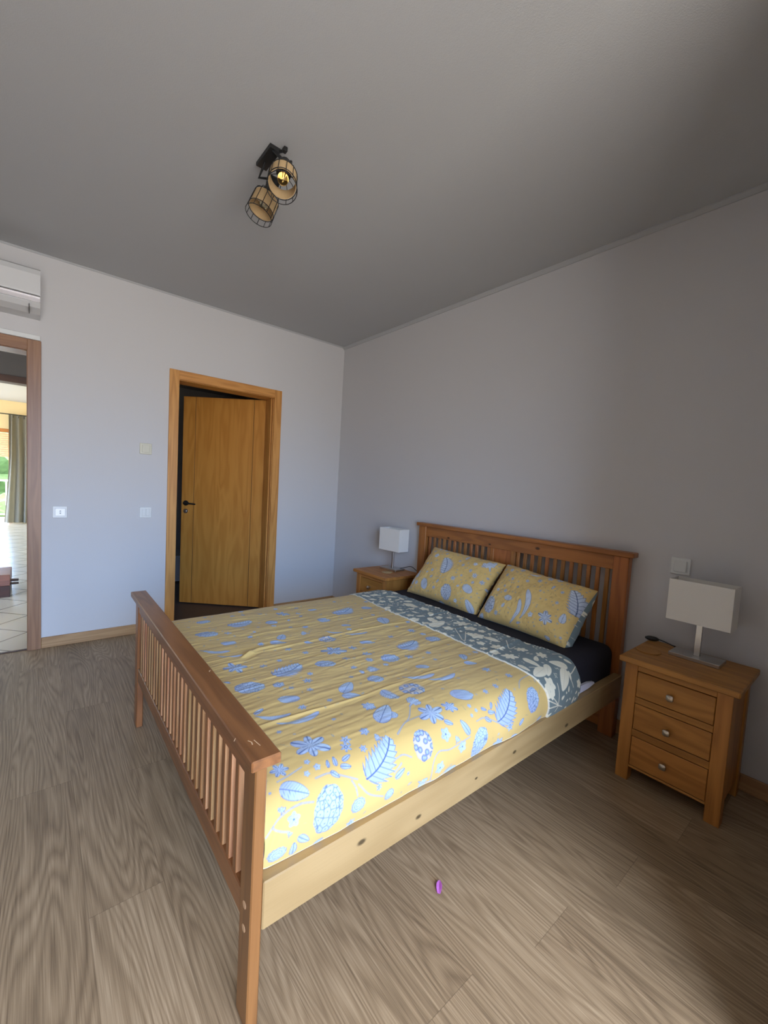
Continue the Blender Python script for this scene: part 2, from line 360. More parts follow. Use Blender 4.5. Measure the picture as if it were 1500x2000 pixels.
# local x runs from hinge to free edge; +y is towards the bedroom
lf.scale = (1, 1, 1)
T = .038
b = bmesh.new()
for x0, x1 in ((0, .1215), (.1255, .682), (.686, .803)): box(b, x0, x1, -T, 0, .008, 2.0, .0012)
box(b, .001, .802, .004-T, -.004, .01, 1.998, 0)
obj('panel', b, M['leaf'], lf)
b = bmesh.new(); box(b, .1215, .1255, -.005, -.0025, .008, 2.0, 0); box(b, .682, .686, -.005, -.0025, .008, 2.0, 0)
obj('groove_inlay', b, M['dark'], lf)
b = bmesh.new(); cyl(b, (.757, 0, .985), (.757, .009, .985), .025, n=24); cyl(b, (.757, .009, .985), (.757, .045, .985), .009)
tube(b, spline([(.757, .045, .985), (.74, .052, .985), (.70, .05, .984), (.645, .046, .981)]), .0075, 10)
obj('handle', b, M['black'], lf, True)
b = bmesh.new(); cyl(b, (.757, 0, .908), (.757, .007, .908), .022, n=24); cyl(b, (.757, .007, .908), (.757, .013, .908), .009, n=12)
obj('keyhole_rose', b, M['steel'], lf, True)
for z in (.235, 1.03, 1.835):
    b = bmesh.new(); cyl(b, (-.7315, .158, z-.04), (-.7315, .158, z+.04), .007, n=12); box(b, -.7395, -.7375, .12, .158, z-.04, z+.04, 0)
    obj('hinge', b, M['steel'], d2)
# en-suite beyond: dark, no light on
struct(bx('floor_bathroom', M['bath_floor'], None, -2.05, .15, .02, 2.6, -.1, -.002, bev=0))
struct(bx('ceiling_bathroom', M['ceil'], None, -2.05, .15, WT, 2.7, H-.2, H, bev=0))
struct(bx('wall_bathroom_end', M['hallwall'], None, -2.05, .15, 2.6, 2.7, 0, H, bev=0))
struct(bx('wall_bathroom_side', M['hallwall'], None, 0, .15, WT, 2.6, 0, H, bev=0))
t = thing('bathroom_cabinet', 'white low bathroom cabinet glimpsed in the dark gap beside the open door', 'cabinet', (-1.10, 1.75, 0))
bx('body', M['porcelain'], t, -.35, .20, -.22, .22, .02, .30, bev=.004)
bx('countertop', M['porcelain'], t, -.36, .21, -.23, .23, .30, .32, bev=.004)
# hallway and living room through the left doorway
LX0, LX1, LY = -7.0, -2.05, 8.56
struct(bx('floor_hallway', M['tile'], None, LX0, LX1, .03, LY+.2, -.1, 0, bev=0))
struct(bx('wall_hallway_right', M['hallwall'], None, -2.15, -2.05, WT, 3.05, 0, H, bev=0))
struct(bx('wall_living_right', M['yellow_wall'], None, -2.15, -2.05, 3.2, LY, 0, H, bev=0))
b = bmesh.new()
for y0, y1, z0, z1 in ((WT, 3.6, 0, H), (3.6, 8.2, 2.3, H), (8.2, LY, 0, H)): box(b, LX0-.1, LX0, y0, y1, z0, z1, 0)  # unseen opening in the middle, added to let in more light
struct(obj('wall_living_left', b, M['yellow_wall']))
struct(bx('ceiling_hallway', M['ceil'], None, LX0, LX1, WT, LY+.2, H, H+.1, bev=0))
b = bmesh.new(); box(b, LX0, -4.2, 3.05, 3.2, 0, H, 0); box(b, -2.4, -2.05, 3.05, 3.2, 0, H, 0)
struct(obj('wall_hallway', b, M['hallwall']))
M['header'] = flat('shaded_header_paint', lin(70, 66, 64), .7)  # wall colour darkened here to stand in for backlit shade
struct(bx('wall_hallway_header', M['header'], None, -4.2, -2.4, 3.05, 3.2, 2.30, H, bev=0))
b = bmesh.new(); box(b, -4.2, -2.4, 3.03, 3.22, 2.225, 2.30, .002); box(b, -2.47, -2.4, 3.03, 3.22, 0, 2.225, .002); box(b, -4.2, -4.13, 3.03, 3.22, 0, 2.225, .002)
struct(obj('trim_3', b, M['darkwood']))
LWX0, LWX1 = -6.6, -2.80
b = bmesh.new()
for x0, x1, z0, z1 in ((LX0, LWX0, 0, H), (LWX0, LWX1, 2.02, H), (LWX1, -2.05, 0, H)): box(b, x0, x1, LY, LY+.2, z0, z1, 0)
struct(obj('wall_living_end', b, M['yellow_wall']))
w1 = struct(bpy.data.objects.new('window_1', None)); C.objects.link(w1)
b = bmesh.new(); box(b, LWX0, LWX1, LY-.01, LY+.06, 1.955, 2.03, .003); box(b, LWX0, LWX0+.06, LY, LY+.06, 0, 1.955, .002); box(b, LWX1-.06, LWX1, LY, LY+.06, 0, 1.955, .002)
obj('window_frame', b, M['orange_wood'], w1)
b = bmesh.new(); z = 1.43
while z < 1.94:
    box(b, LWX0+.02, LWX1-.02, LY+.10, LY+.112, z, z+.040, .003); z += .047
obj('roller_shutter', b, M['shutter'], w1)
# curtain with folds
tc_ = thing('curtain', 'sage green eyelet curtain hanging beside the living room window beyond the left doorway', 'curtain', (-2.75, 8.40, 0))
b = bmesh.new(); rows = []
for j in range(15):
    f_ = j/14; z = 2.325-f_*2.305
    xl = -.10-.14*max(0, f_-.35)**1.3*1.1; xr = .26
    row = []
    for i in range(61):
        s_ = i/60; x = xl+(xr-xl)*s_
        row.append(b.verts.new((x+.006*math.sin(s_*21+f_*2.2), (.040+.014*math.sin(s_*9+1))*math.sin(s_*2*math.pi*3.6+1.1*math.sin(s_*5+f_*1.6))*(.7+.5*f_), z)))
    rows.append(row)
for A, B in zip(rows, rows[1:]):
    for i in range(60): b.faces.new((A[i], A[i+1], B[i+1], B[i]))
bmesh.ops.solidify(b, geom=list(b.faces), thickness=.004)
obj('fabric', b, M['curtain'], tc_, True)
for x in (-.03, .06, .15, .24):
    b = bmesh.new(); tube(b, [(x, .024*math.cos(a), 2.29+.024*math.sin(a)) for a in [k*math.pi/6 for k in range(12)]], .005, 6, True); obj('eyelet', b, M['black'], tc_)

b = bmesh.new(); cyl(b, (-6.8, 8.40, 2.335), (-2.25, 8.40, 2.335), .011, n=10); box(b, -2.5, -2.48, 8.40, LY, 2.32, 2.35, .002); box(b, -5.7, -5.68, 8.40, LY, 2.32, 2.35, .002)
cyl(b, (-4.0, 8.4, 2.335), (-4.0, 8.56, 2.335), .008, n=8)
tag(obj('curtain_rod', b, M['black']), 'thin black curtain rod above the living room window', 'curtain rod')
# balcony, railing and garden outside the living room
struct(bx('floor_balcony', M['concrete'], None, LX0, -1.5, LY+.2, LY+1.6, -.12, -.02, bev=0))
t = thing('balcony_railing', 'white balcony railing outside the living room window', 'railing', (0, LY+1.5, 0))
bx('top_rail', M['rail_white'], t, LX0, -1.5, -.025, .025, .86, .90, bev=.004)
bx('bottom_rail', M['rail_white'], t, LX0, -1.5, -.02, .02, .04, .07, bev=.004)
for k in range(24):
    bx('baluster', M['rail_white'], t, -6.0+k*.16-.012, -6.0+k*.16+.012, -.012, .012, .07, .86, bev=.002)
tag(bx('lawn', M['grass'], None, -40, 30, LY+1.7, 70, -1.6, -1.5, bev=0), 'green lawn sloping away beyond the balcony railing', 'grass', kind='stuff')
rng = random.Random(4)
for k, (x, y, z, s_) in enumerate(((-3.3, 12.2, -.52, 1.0), (-5.7, 12.6, -.45, 1.1), (-8.4, 13.5, -.38, 1.2), (-4.6, 20, .9, 2.2), (-10.5, 22, 1.3, 2.6))):
    b = bmesh.new(); bmesh.ops.create_icosphere(b, subdivisions=4, radius=1)
    for v in b.verts:
        d_ = 1+.10*math.sin(v.co.x*9+k)*math.sin(v.co.y*8)+.09*math.sin(v.co.z*13+v.co.x*7)+rng.uniform(-.05, .05)
        v.co *= d_
        v.co = Vector((x+v.co.x*s_, y+v.co.y*s_*.8, z+v.co.z*s_*.85))
    tag(obj('garden_bush', b, M['foliage'], None, False), ('round green bush just behind the white balcony railing', 'second green bush behind the balcony railing, left of the round one', 'leftmost low green bush behind the balcony railing', 'tall green tree crown rising behind the garden bushes', 'larger far green tree crown at the left of the garden')[k], 'bush' if k < 3 else 'tree')
t = thing('wooden_chest', 'low reddish brown wooden chest on the tiles just beyond the left doorway', 'chest', (-2.598, 1.6, 0))
bx('body', M['darkwood'], t, -.75, 0, 0, .40, .0, .112, bev=.003)
bx('lid', M['redwood'], t, -.76, .002, -.008, .41, .112, .218, bev=.004)
b = bmesh.new(); box(b, .002, .062, .05, .10, .140, .158, .003); box(b, .002, .064, .02, .07, .116, .128, .003)
obj('side_handle', b, M['darkwood'], t)

# ---------------------------------------------------------------- air conditioner
t = thing('air_conditioner', 'white split air conditioner on the wall above the left doorway', 'air conditioner', (-2.386, 0, 0))
prof = [(0, 2.205), (-.10, 2.213), (-.165, 2.235), (-.195, 2.268), (-.205, 2.31), (-.207, 2.42), (-.195, 2.452), (-.17, 2.466), (0, 2.468)]
b = bmesh.new(); A = [b.verts.new((0, y, z)) for y, z in prof]; B = [b.verts.new((-.82, y, z)) for y, z in prof]; k = len(A)
for i in range(k): b.faces.new((A[i], A[(i+1) % k], B[(i+1) % k], B[i]))
b.faces.new(A[::-1]); b.faces.new(B)
obj('housing', b, M['acwhite'], t)
b = bmesh.new()
A = []
for x in (-.001, -.819):
    A.append([b.verts.new((x, y, z)) for y, z in ((-.196, 2.262), (-.207, 2.282), (-.211, 2.290), (-.2075, 2.30), (-.190, 2.262))])
for i in range(5): b.faces.new((A[0][i], A[0][(i+1) % 5], A[1][(i+1) % 5], A[1][i]))
b.faces.new(A[0]); b.faces.new(A[1][::-1])
obj('highlight_strip', b, M['highlight'], t)  # metal strip added to imitate the highlight along the louver
b = bmesh.new()
P = [(-.112, 2.2135), (-.168, 2.2345), (-.190, 2.2600)]
for (y0, z0), (y1, z1) in zip(P, P[1:]):
    vs_ = [b.verts.new(p) for p in ((-.052, y0, z0), (-.76, y0, z0), (-.76, y1, z1), (-.052, y1, z1), (-.052, y0, z0-.004), (-.76, y0, z0-.004), (-.76, y1, z1-.004), (-.052, y1, z1-.004))]
    for f_ in ((0, 1, 2, 3), (7, 6, 5, 4), (0, 4, 5, 1), (1, 5, 6, 2), (2, 6, 7, 3), (3, 7, 4, 0)): b.faces.new([vs_[i] for i in f_])
obj('air_flap', b, M['acwhite'], t)
b = bmesh.new(); box(b, -.055, -.052, -.19, -.112, 2.205, 2.245, 0)
obj('flap_gap', b, M['dark'], t)
tag(bx('cable_trunking', M['white'], None, -3.2, D1R-.004, -.018, 0, DT+.002, 2.104, bev=.003), 'narrow white trunking strip between the air conditioner and the left door casing', 'trunking')

# ---------------------------------------------------------------- switches
def plate(name, label, cat, loc, face, mat, rockers, w=.082, group=None):
    """face 'y': on back wall facing -y, 'x': on right wall facing -x (rz 90)"""
    t = thing(name, label, cat, loc, 0 if face == 'y' else R(-90), group)
    bx('frame', mat, t, -w/2, w/2, -.008, 0, -w/2, w/2, bev=.003)
    g = .055; n_ = rockers
    for k in range(n_):
        a0 = -g/2+k*g/n_; bx('rocker', mat, t, a0+.0014, a0+g/n_-.0014, -.014, -.0078, -g/2, g/2, bev=.0018)
    return t
t = plate('thermostat', 'cream square bell chime cover high on the wall left of the oak door', 'wall plate', (-1.763, 0, 1.435), 'y', M['cream_plastic'], 1)
t = plate('light_switch', 'white double rocker switch beside the oak door casing', 'switch', (-1.757, 0, .948), 'y', M['white'], 2)
t = plate('light_switch', 'single rocker switch on the wall above the right lamp', 'switch', (0, -3.037, .948), 'x', M['white'], 1)
t = thing('shutter_switch', 'glossy white shutter switch beside the left doorway casing', 'switch', (-2.280, 0, .948))
bx('frame', M['white'], t, -.041, .041, -.008, 0, -.041, .041, bev=.003)
M['glossy'] = flat('glossy_white', lin(235, 240, 245), .12)
bx('cover', M['glossy'], t, -.026, .030, -.014, -.008, -.026, .026, bev=.002)
b = bmesh.new()
for s_ in (1, -1):
    vv = [b.verts.new((x, y, z)) for x, z in ((-.004, s_*.004), (.008, s_*.004), (.002, s_*.013)) for y in (-.0145, -.0138)]
    b.faces.new((vv[0], vv[2], vv[4])); b.faces.new((vv[5], vv[3], vv[1])); b.faces.new((vv[0], vv[1], vv[3], vv[2])); b.faces.new((vv[2], vv[3], vv[5], vv[4])); b.faces.new((vv[4], vv[5], vv[1], vv[0]))
obj('arrow_symbol', b, flat('grey_print', lin(120, 130, 140), .5), t)

# ---------------------------------------------------------------- ceiling spotlight
t = thing('ceiling_spotlight', 'black two-headed cage spotlight with woven bands on the ceiling', 'ceiling light', (0, 0, H))
def LZ(p): return Vector((p[0], p[1], p[2]-H))
bx('base_plate', M['black'], t, -1.668, -1.620, -1.900, -1.756, -.016, 0, bev=.0015)
b = bmesh.new(); cyl(b, (-1.625, -1.892, -.010), (-1.612, -1.925, -.016), .006, n=10); box(b, -1.622, -1.606, -1.936, -1.914, -.024, -.006, .002)
obj('adjuster_knob', b, M['black'], t)
def head(front, d, arm):
    front = LZ(front); d = Vector(d).normalized()
    Lc = .145; back = front-d*Lc
    a = d.orthogonal().normalized(); c = d.cross(a)
    ax = bpy.data.objects.new('spot_head', None); C.objects.link(ax); ax.parent = t
    b = bmesh.new(); lathe(b, [(0, -.045), (.019, -.045), (.0235, -.040), (.0235, .026), (.027, .030), (.027, .042), (0, .042)], back, d)
    obj('socket', b, M['black'], ax, True)
    b = bmesh.new(); lathe(b, [(.0505, .054), (.0530, .054), (.0535, .116), (.0510, .116), (.0505, .054)], back, d, 40)
    obj('woven_band', b, M['jute'], ax, True)
    b = bmesh.new(); ring = lambda r_, t_: [back+d*t_+(a*math.cos(2*math.pi*k/36)+c*math.sin(2*math.pi*k/36))*r_ for k in range(36)]
    for r_, t_ in ((.0545, .052), (.0585, .1445), (.0560, .117), (.028, .036)): tube(b, ring(r_, t_), .0016, 5, True)
    for k in range(12):
        w = a*math.cos(2*math.pi*k/12)+c*math.sin(2*math.pi*k/12)
        tube(b, [back+d*.036+w*.028, back+d*.036+w*.046, back+d*.044+w*.053, back+d*.054+w*.0555, back+d*.1445+w*.0585], .0014, 5)
    obj('wire_cage', b, M['black'], ax)
    b = bmesh.new(); lathe(b, [(.012, .042), (.013, .052), (.020, .066), (.0225, .078), (.020, .090), (.011, .098), (0, .100)], back, d)
    obj('bulb', b, M['glass'], ax, True)
    b = bmesh.new(); lathe(b, [(0, .04), (.0125, .04), (.0125, .054), (0, .056)], back, d)
    tube(b, [back+d*.055+a*.004, back+d*.08+a*.006, back+d*.08-a*.006, back+d*.055-a*.004], .0008, 4)
    obj('bulb_cap', b, M['brass'], ax)
    b = bmesh.new(); 
    for s_ in (1, -1): tube(b, [back+c*.026*s_+d*.01, back+c*.026*s_-d*.05], .0045, 6)
    tube(b, [back+c*.028-d*.066, back-c*.028-d*.05], .0045, 6)
    tube(b, [back-d*.05]+[Vector(p_) for p_ in arm], .0065, 8); tube(b, [back+c*.03, back-c*.03], .003, 6)
    obj('bracket', b, M['black'], ax)
V = lambda a_, b_, c_: RT*a_+UP*b_-FW*c_
head((-1.672, -2.036, 2.385), V(.04, -.88, .44), [(-1.647, -1.885, -.012)])
head((-1.659, -1.782, 2.400), V(-.33, -.93, .15), [(-1.668, -1.795, -.085), (-1.645, -1.80, -.012)])

# ---------------------------------------------------------------- bed
BR = R(-.5989)
bed = thing('bed', 'stained pine double bed with slatted headboard and footboard', 'bed', (0, -2, 0), BR)
def BB(name, mat, x0, x1, y0, y1, z0, z1, bev=.003, parent=None):
    return bx(name, mat, parent or bed, x0, x1, y0+2, y1+2, z0, z1, bev=bev)
FX0, FX1 = -2.036, -2.0084
BB('footboard_post', M['pine_z'], FX0, FX1, -2.8537, -2.790, 0, .638, .003)
BB('footboard_post', M['pine_z'], FX0, FX1, -1.4196, -1.356, 0, .638, .003)
fc = BB('footboard_cap', M['pine_y'], -2.0552, -1.9885, -2.8788, -1.3308, .638, .6627, .003)
BB('footboard_top_rail', M['pine_y'], FX0+.003, FX0+.021, -2.790, -1.4196, .578, .638, .002)
BB('footboard_bottom_rail', M['pine_y'], FX0+.002, FX0+.024, -2.790, -1.4196, .2350, .3010, .003)
BB('centre_stile', M['pine_z'], FX0+.022, FX0+.027, -2.12, -2.09, .235, .638, .001)
for k in range(27):
    yc = -2.737+.0486*k
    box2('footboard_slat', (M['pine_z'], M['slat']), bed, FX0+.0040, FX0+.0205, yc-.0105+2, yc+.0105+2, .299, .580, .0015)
M['plug'] = flat('pale_plug', lin(210, 170, 130), .5)
for z in (.285, .228):
    b = bmesh.new(); cyl(b, (FX0-.0006, -2.8195+2, z), (FX0+.002, -2.8195+2, z), .0085, n=16); obj('bolt_cover', b, M['plug'], bed)
# chips in the varnish of the cap
M['bare'] = flat('bare_wood', lin(226, 190, 150), .6)
def chip(pts, w=.0009):
    b = bmesh.new()
    for (xa, ya), (xb, yb) in zip(pts, pts[1:]):
        dx, dy = xb-xa, yb-ya; L_ = math.hypot(dx, dy); nx, ny = -dy/L_*w, dx/L_*w
        v_ = [b.verts.new(p) for p in ((xa-nx, ya+2-ny, .6630), (xb-nx, yb+2-ny, .6630), (xb+nx, yb+2+ny, .6630), (xa+nx, ya+2+ny, .6630))]
        b.faces.new(v_)
    obj('varnish_chip', b, M['bare'], bed)
chip([(-1.995, -2.400), (-2.000, -2.404), (-2.001, -2.410)], .0016)
chip([(-2.053, -2.776), (-2.060, -2.786), (-2.064, -2.789)][:2]); chip([(-2.034, -2.800), (-2.029, -2.810), (-2.031, -2.820)], .0012); chip([(-2.022, -2.805), (-2.018, -2.832)])
BB('side_rail', M['rail'], -2.008, -.072, -2.8558, -2.814, .2334, .3501, .003)
BB('side_rail', M['rail'], -2.008, -.072, -1.3840, -1.356, .2334, .3501, .003)
BB('slat_base', M['rail'], -2.005, -.08, -2.8135, -1.385, .236, .252, .002)
BB('headboard_post', M['hpine_z'], -.070, -.024, -2.835, -2.759, 0, .9602, .003)
BB('headboard_post', M['hpine_z'], -.070, -.024, -1.368, -1.292, 0, .9602, .003)
BB('headboard_cap', M['hpine_y'], -.0806, -.014, -2.8575, -1.2696, .9602, .9858, .003)
BB('headboard_top_rail', M['hpine_y'], -.062, -.034, -2.759, -1.368, .885, .9602, .002)
BB('headboard_middle_rail', M['hpine_y'], -.060, -.036, -2.759, -1.368, .25, .36, .002)
BB('headboard_bottom_rail', M['hpine_y'], -.060, -.036, -2.759, -1.368, .03, .14, .002)
BB('centre_panel', M['hpine_z'], -.053, -.041, -2.138, -2.003, .36, .886, .001)
BB('headboard_stile', M['hpine_z'], -.061, -.036, -2.005, -1.975, .36, .886, .002)
BB('headboard_stile', M['hpine_z'], -.061, -.036, -2.168, -2.136, .36, .886, .002)
for k in range(12):
    for yc in (-1.368-.0505*(k+.70), -2.759+.0493*(k+.62)):
        BB('headboard_slat', M['hpine_z'], -.056, -.043, yc-.0108, yc+.0108, .358, .888, .002)

# ---------------------------------------------------------------- printed cloth
class Cloth:
    """a small painter for the printed pattern; works in metres on the flat cloth"""
    def __init__(s, w, h, base, res=.001):
        s.res = res; s.nx = int(w/res)+2; s.ny = int(h/res)+2
        s.a = np.empty((s.nx, s.ny, 3), np.float32); s.a[:] = base; s.occ = np.zeros((s.nx, s.ny), bool)
    def win(s, cx, cy, r):
        x0 = max(0, int((cx-r)/s.res)); x1 = min(s.nx, int((cx+r)/s.res)+2); y0 = max(0, int((cy-r)/s.res)); y1 = min(s.ny, int((cy+r)/s.res)+2)
        if x1 <= x0 or y1 <= y0: return None
        X, Y = np.meshgrid((np.arange(x0, x1))*s.res, (np.arange(y0, y1))*s.res, indexing='ij')
        return (slice(x0, x1), slice(y0, y1)), X, Y
    def mix(s, sl, m, col):
        m = np.clip(m, 0, 1)[..., None].astype(np.float32); s.a[sl] = s.a[sl]*(1-m)+np.array(col, np.float32)*m
    def sample(s, x, y):
        fx = np.clip(x/s.res, 0, s.nx-1.001); fy = np.clip(y/s.res, 0, s.ny-1.001)
        i = fx.astype(int); j = fy.astype(int); u = (fx-i)[:, None]; v = (fy-j)[:, None]
        return s.a[i, j]*(1-u)*(1-v)+s.a[i+1, j]*u*(1-v)+s.a[i, j+1]*(1-u)*v+s.a[i+1, j+1]*u*v
def motif(cv, typ, x0, y0, x1, y1, pal, seed=0):
    fill, hi, line = pal['fill'], pal['hi'], pal['line']
    cx, cy = (x0+x1)/2, (y0+y1)/2; L = max(math.hypot(x1-x0, y1-y0)/2, .004); ang = math.atan2(y1-y0, x1-x0)
    wn_ = cv.win(cx, cy, L*1.35+.004)
    if wn_ is None: return
    sl, X, Y = wn_
    q = ((X-cx)*math.cos(ang)+(Y-cy)*math.sin(ang))/L; p = (-(X-cx)*math.sin(ang)+(Y-cy)*math.cos(ang))/L
    aa = cv.res/L*1.1; r = np.hypot(p, q); th = np.arctan2(p, q)+seed*.7
    lw = max(.0012/L, .028)*1.0
    E = lambda d: np.clip(d/aa+.5, 0, 1)            # inside mask from signed distance
    Ln = lambda d, w=lw: np.clip((w-np.abs(d))/aa+.5, 0, 1)
    fr = lambda t: np.abs(t-np.floor(t)-.5)*2         # 0 mid, 1 at integer
    plain = pal.get('plain', False)
    if typ in 'lL':
        w = (.56 if L > .03 and typ == 'l' and not plain else .44)*np.sqrt(np.clip(1-q*q, 0, 1))*(1-.30*q); d = w-np.abs(p); k = 5 if L > .02 else 3
        d = np.where(np.abs(q) < 1, d, -1); f = E(d); s_ = fr(q*k-np.abs(p)*3.2)
        ln = np.maximum(Ln(p, lw*.8), np.clip((s_-.86)/.12, 0, 1)*.85)
        ln = np.maximum(ln, Ln(d, lw))
    elif typ == 'w':
        c = -.30*q*q+.12; w = .17*np.sqrt(np.clip(1-q*q, 0, 1))*(1.0-.45*q); d = w-np.abs(p-c); d = np.where(np.abs(q) < 1, d, -1); f = E(d); ln = np.maximum(Ln(d, lw*.7)*.8, Ln(p-c, lw*.5)*(q > .1)*.7)
    elif typ == 'a':
        bend = .22*(q*q)-.05; pp = p-bend; s_ = q*4.2-np.abs(pp)*2.2; tooth = (s_-np.floor(s_))
        w = (.60*np.sqrt(np.clip(1-((q-.05)/1.0)**2, 0, 1))*(1-.30*q)+.05)*(.70+.38*tooth**1.2); d = np.where(np.abs(q) < 1, w-np.abs(pp), -1); f = E(d*.8)
        ln = np.maximum(Ln(pp, lw), np.clip((fr(q*4.2-np.abs(pp)*2.2+.15)-.82)/.14, 0, 1)); ln = np.maximum(ln, .5*np.clip((fr(q*15.6-np.abs(pp)*9)-.75)/.25, 0, 1)*(np.abs(pp) > .12)); ln = np.maximum(ln, Ln(d, lw)*.8)
    elif typ == 't':
        w = .62*np.sqrt(np.clip(1-((q+.12)/.98)**2, 0, 1)); top = .62+.30*np.abs(np.cos(p*6.0)); d = np.minimum(w-np.abs(p), top-q); d = np.where(np.abs(q+.12) < .98, d, -1); f = E(d)
        s_ = fr((p/(w+.08))*3.4+.3*q); ln = np.maximum(np.clip((s_-.72)/.25, 0, 1)*(q > -.75), Ln(d, lw*1.2))
    elif typ == 'd':
        R0 = .86+.10*np.abs(np.cos(5.5*th)); rr = r*np.where(np.abs(p) > 0, 1, 1); d = R0-np.hypot(q, p*1.15); f = E(d)
        rr = np.hypot(q, p*1.15)*3.6+.30*np.abs(np.cos(5.5*th)); ln = np.clip((fr(rr)-.74)/.22, 0, 1); ln = np.maximum(ln, .75*np.clip((fr(th*11/math.pi/2*2)-.82)/.18, 0, 1)*(r > .3)); ln = np.maximum(ln, Ln(d, lw)*.9)
    elif typ in 'hr':
        wo = .74 if typ == 'h' else .82
        d = (1-np.hypot(q, p/wo))*.9+.05*np.abs(np.cos(th*5+seed))-.02; f = E(d)
        cell = .30 if typ == 'h' else .46
        gi, gj = np.floor(q/cell), np.floor(p/cell); F1 = np.full(q.shape, 9.); F2 = np.full(q.shape, 9.)
        for di in (-1, 0, 1):
            for dj in (-1, 0, 1):
                a_, b_ = gi+di, gj+dj; h1 = np.sin(a_*127.1+b_*311.7+seed)*43758.5; h2 = np.sin(a_*269.5+b_*183.3+seed)*43758.5
                sx_ = (a_+.0+1.0*(h1-np.floor(h1)))*cell; sy_ = (b_+.0+1.0*(h2-np.floor(h2)))*cell
                dd = np.hypot(q-sx_, p-sy_); F2 = np.minimum(np.maximum(F1, dd), F2); F1 = np.minimum(F1, dd)
        if typ == 'h':
            ln = np.maximum(np.clip((.045-(F2-F1))/.03, 0, 1)*.8, np.clip((.036-F1)/.02, 0, 1)); ln = np.maximum(ln, .35*np.clip((fr(F1/cell*5)-.8)/.2, 0, 1))
        else:
            ln = np.maximum(Ln(F1-.17, .03), Ln(F1-.09, .02)*.8); f = f*np.clip((.20-F1)/.03+.2, .55, 1)
        ln = np.maximum(ln, Ln(d, lw)*.5)
    elif typ == 's':
        d = .72+.24*np.cos(6*th)-r; f = E(d); ln = np.maximum(Ln(r-.25, .06), .8*np.clip((fr(th*3/math.pi)-.8)/.2, 0, 1)*(r > .3)); ln = np.maximum(ln, Ln(d, lw)*.7)
    elif typ in 'pn':
        d = .84+.14*np.cos(5*th)-r; f = E(d); ln = np.maximum(np.clip((.16-r)/.05, 0, 1), np.clip((fr(th*2.5/math.pi)-.90)/.1, 0, 1)*(r < .62)); ln = np.maximum(ln, Ln(d, lw)*.45)
    elif typ in 'yY':
        pet = np.abs(np.cos(3*th+.3)); d = (.50+.46*pet**1.1*(1-.18*np.cos(th*2+1)))-np.hypot(q, p*1.2); f = E(d)
        ln = np.maximum(np.clip((pet-.975)/.02, 0, 1)*(r > .12), np.clip((fr(th*12/math.pi)-.82)/.18, 0, 1)*.55*(r > .25)); ln = np.maximum(ln, Ln(d, lw)*.9); ln = np.maximum(ln, np.clip((.20-np.abs(pet))/.1, 0, 1)*(r < .42))
    elif typ == 'f':
        rr = np.hypot(q+1, p); an = np.arctan2(p, q+1); top = 1.75+.12*np.cos(15*an); d1 = np.minimum(top-rr, (.62-np.abs(an))*rr); d1 = np.where(rr > .8, d1, -1)
        d2 = np.where((rr < 1.0) & (q > -1), .07+.13*rr-np.abs(p), -1); d = np.maximum(d1, d2); f = E(d)
        ln = np.clip((fr(an*7)-.78)/.2, 0, 1)*(rr > .95); ln = np.maximum(ln, Ln(d, lw)*.8)
    elif typ == 'o':
        f = np.zeros(q.shape); rs_ = np.random.RandomState(seed+5)
        for _ in range(16):
            a_, b_ = rs_.uniform(-.9, .9), rs_.uniform(-.5, .5); f = np.maximum(f, E(.09-np.hypot(q-a_, p-b_)))
        ln = np.zeros(q.shape)
    elif typ == 'g':
        f = np.zeros(q.shape); rs_ = np.random.RandomState(seed); ln = np.zeros(q.shape)
        for _ in range(5):
            a_ = rs_.uniform(-.6, .6); sl_ = rs_.uniform(-1, 1); ln = np.maximum(ln, Ln(p-sl_*(q-a_)*.7, .05)*(np.abs(q-a_) < .35)*.6)
            ln = np.maximum(ln, E(.10-np.hypot(q-a_-.3, p-sl_*.2))*.6)
    if plain: ln = ln*.22 if typ not in 'nYy' else ln*.18
    g = np.clip(.5+.5*q, 0, 1)[..., None]
    col = np.array(fill)*(1-g)+np.array(hi)*g
    m_ = f[..., None]; cv.a[sl] = cv.a[sl]*(1-m_)+col*m_
    cv.mix(sl, ln*np.clip(f*1.4+(typ == 'g'), 0, 1), line); cv.occ[sl] |= f > .3
def stem(cv, pts, w, edge, fill):
    P = spline([(x, y, 0) for x, y in pts], 14)
    for wd, col in ((w, edge), (w*.5, fill)):
        for a_, b_ in zip(P, P[1:]):
            cx, cy = (a_.x+b_.x)/2, (a_.y+b_.y)/2; h_ = (b_-a_).length/2; k = cv.win(cx, cy, h_+w*1.5)
            if k is None: continue
            sl, X, Y = k; dx, dy = b_.x-a_.x, b_.y-a_.y; l2 = dx*dx+dy*dy+1e-12
            t_ = np.clip(((X-a_.x)*dx+(Y-a_.y)*dy)/l2, 0, 1); dd = np.hypot(X-a_.x-t_*dx, Y-a_.y-t_*dy)
            cv.mix(sl, (wd/2-dd)/cv.res+.5, col); cv.occ[sl] |= dd < wd
def draw(cv, txt, pal, ox=0, oy=0):
    for k, it in enumerate(txt.split(';')):
        w = it.split(); P = [tuple(float(c)/1000 for c in a_.split(',')) for a_ in w[1:]]; P = [(x+ox, y+oy) for x, y in P]
        if w[0] == 'S': stem(cv, P, .0042 if not pal.get('plain') else .004, pal['stem'], pal['stemfill'])
        else: motif(cv, w[0], *P[0], *P[1], pal, k)
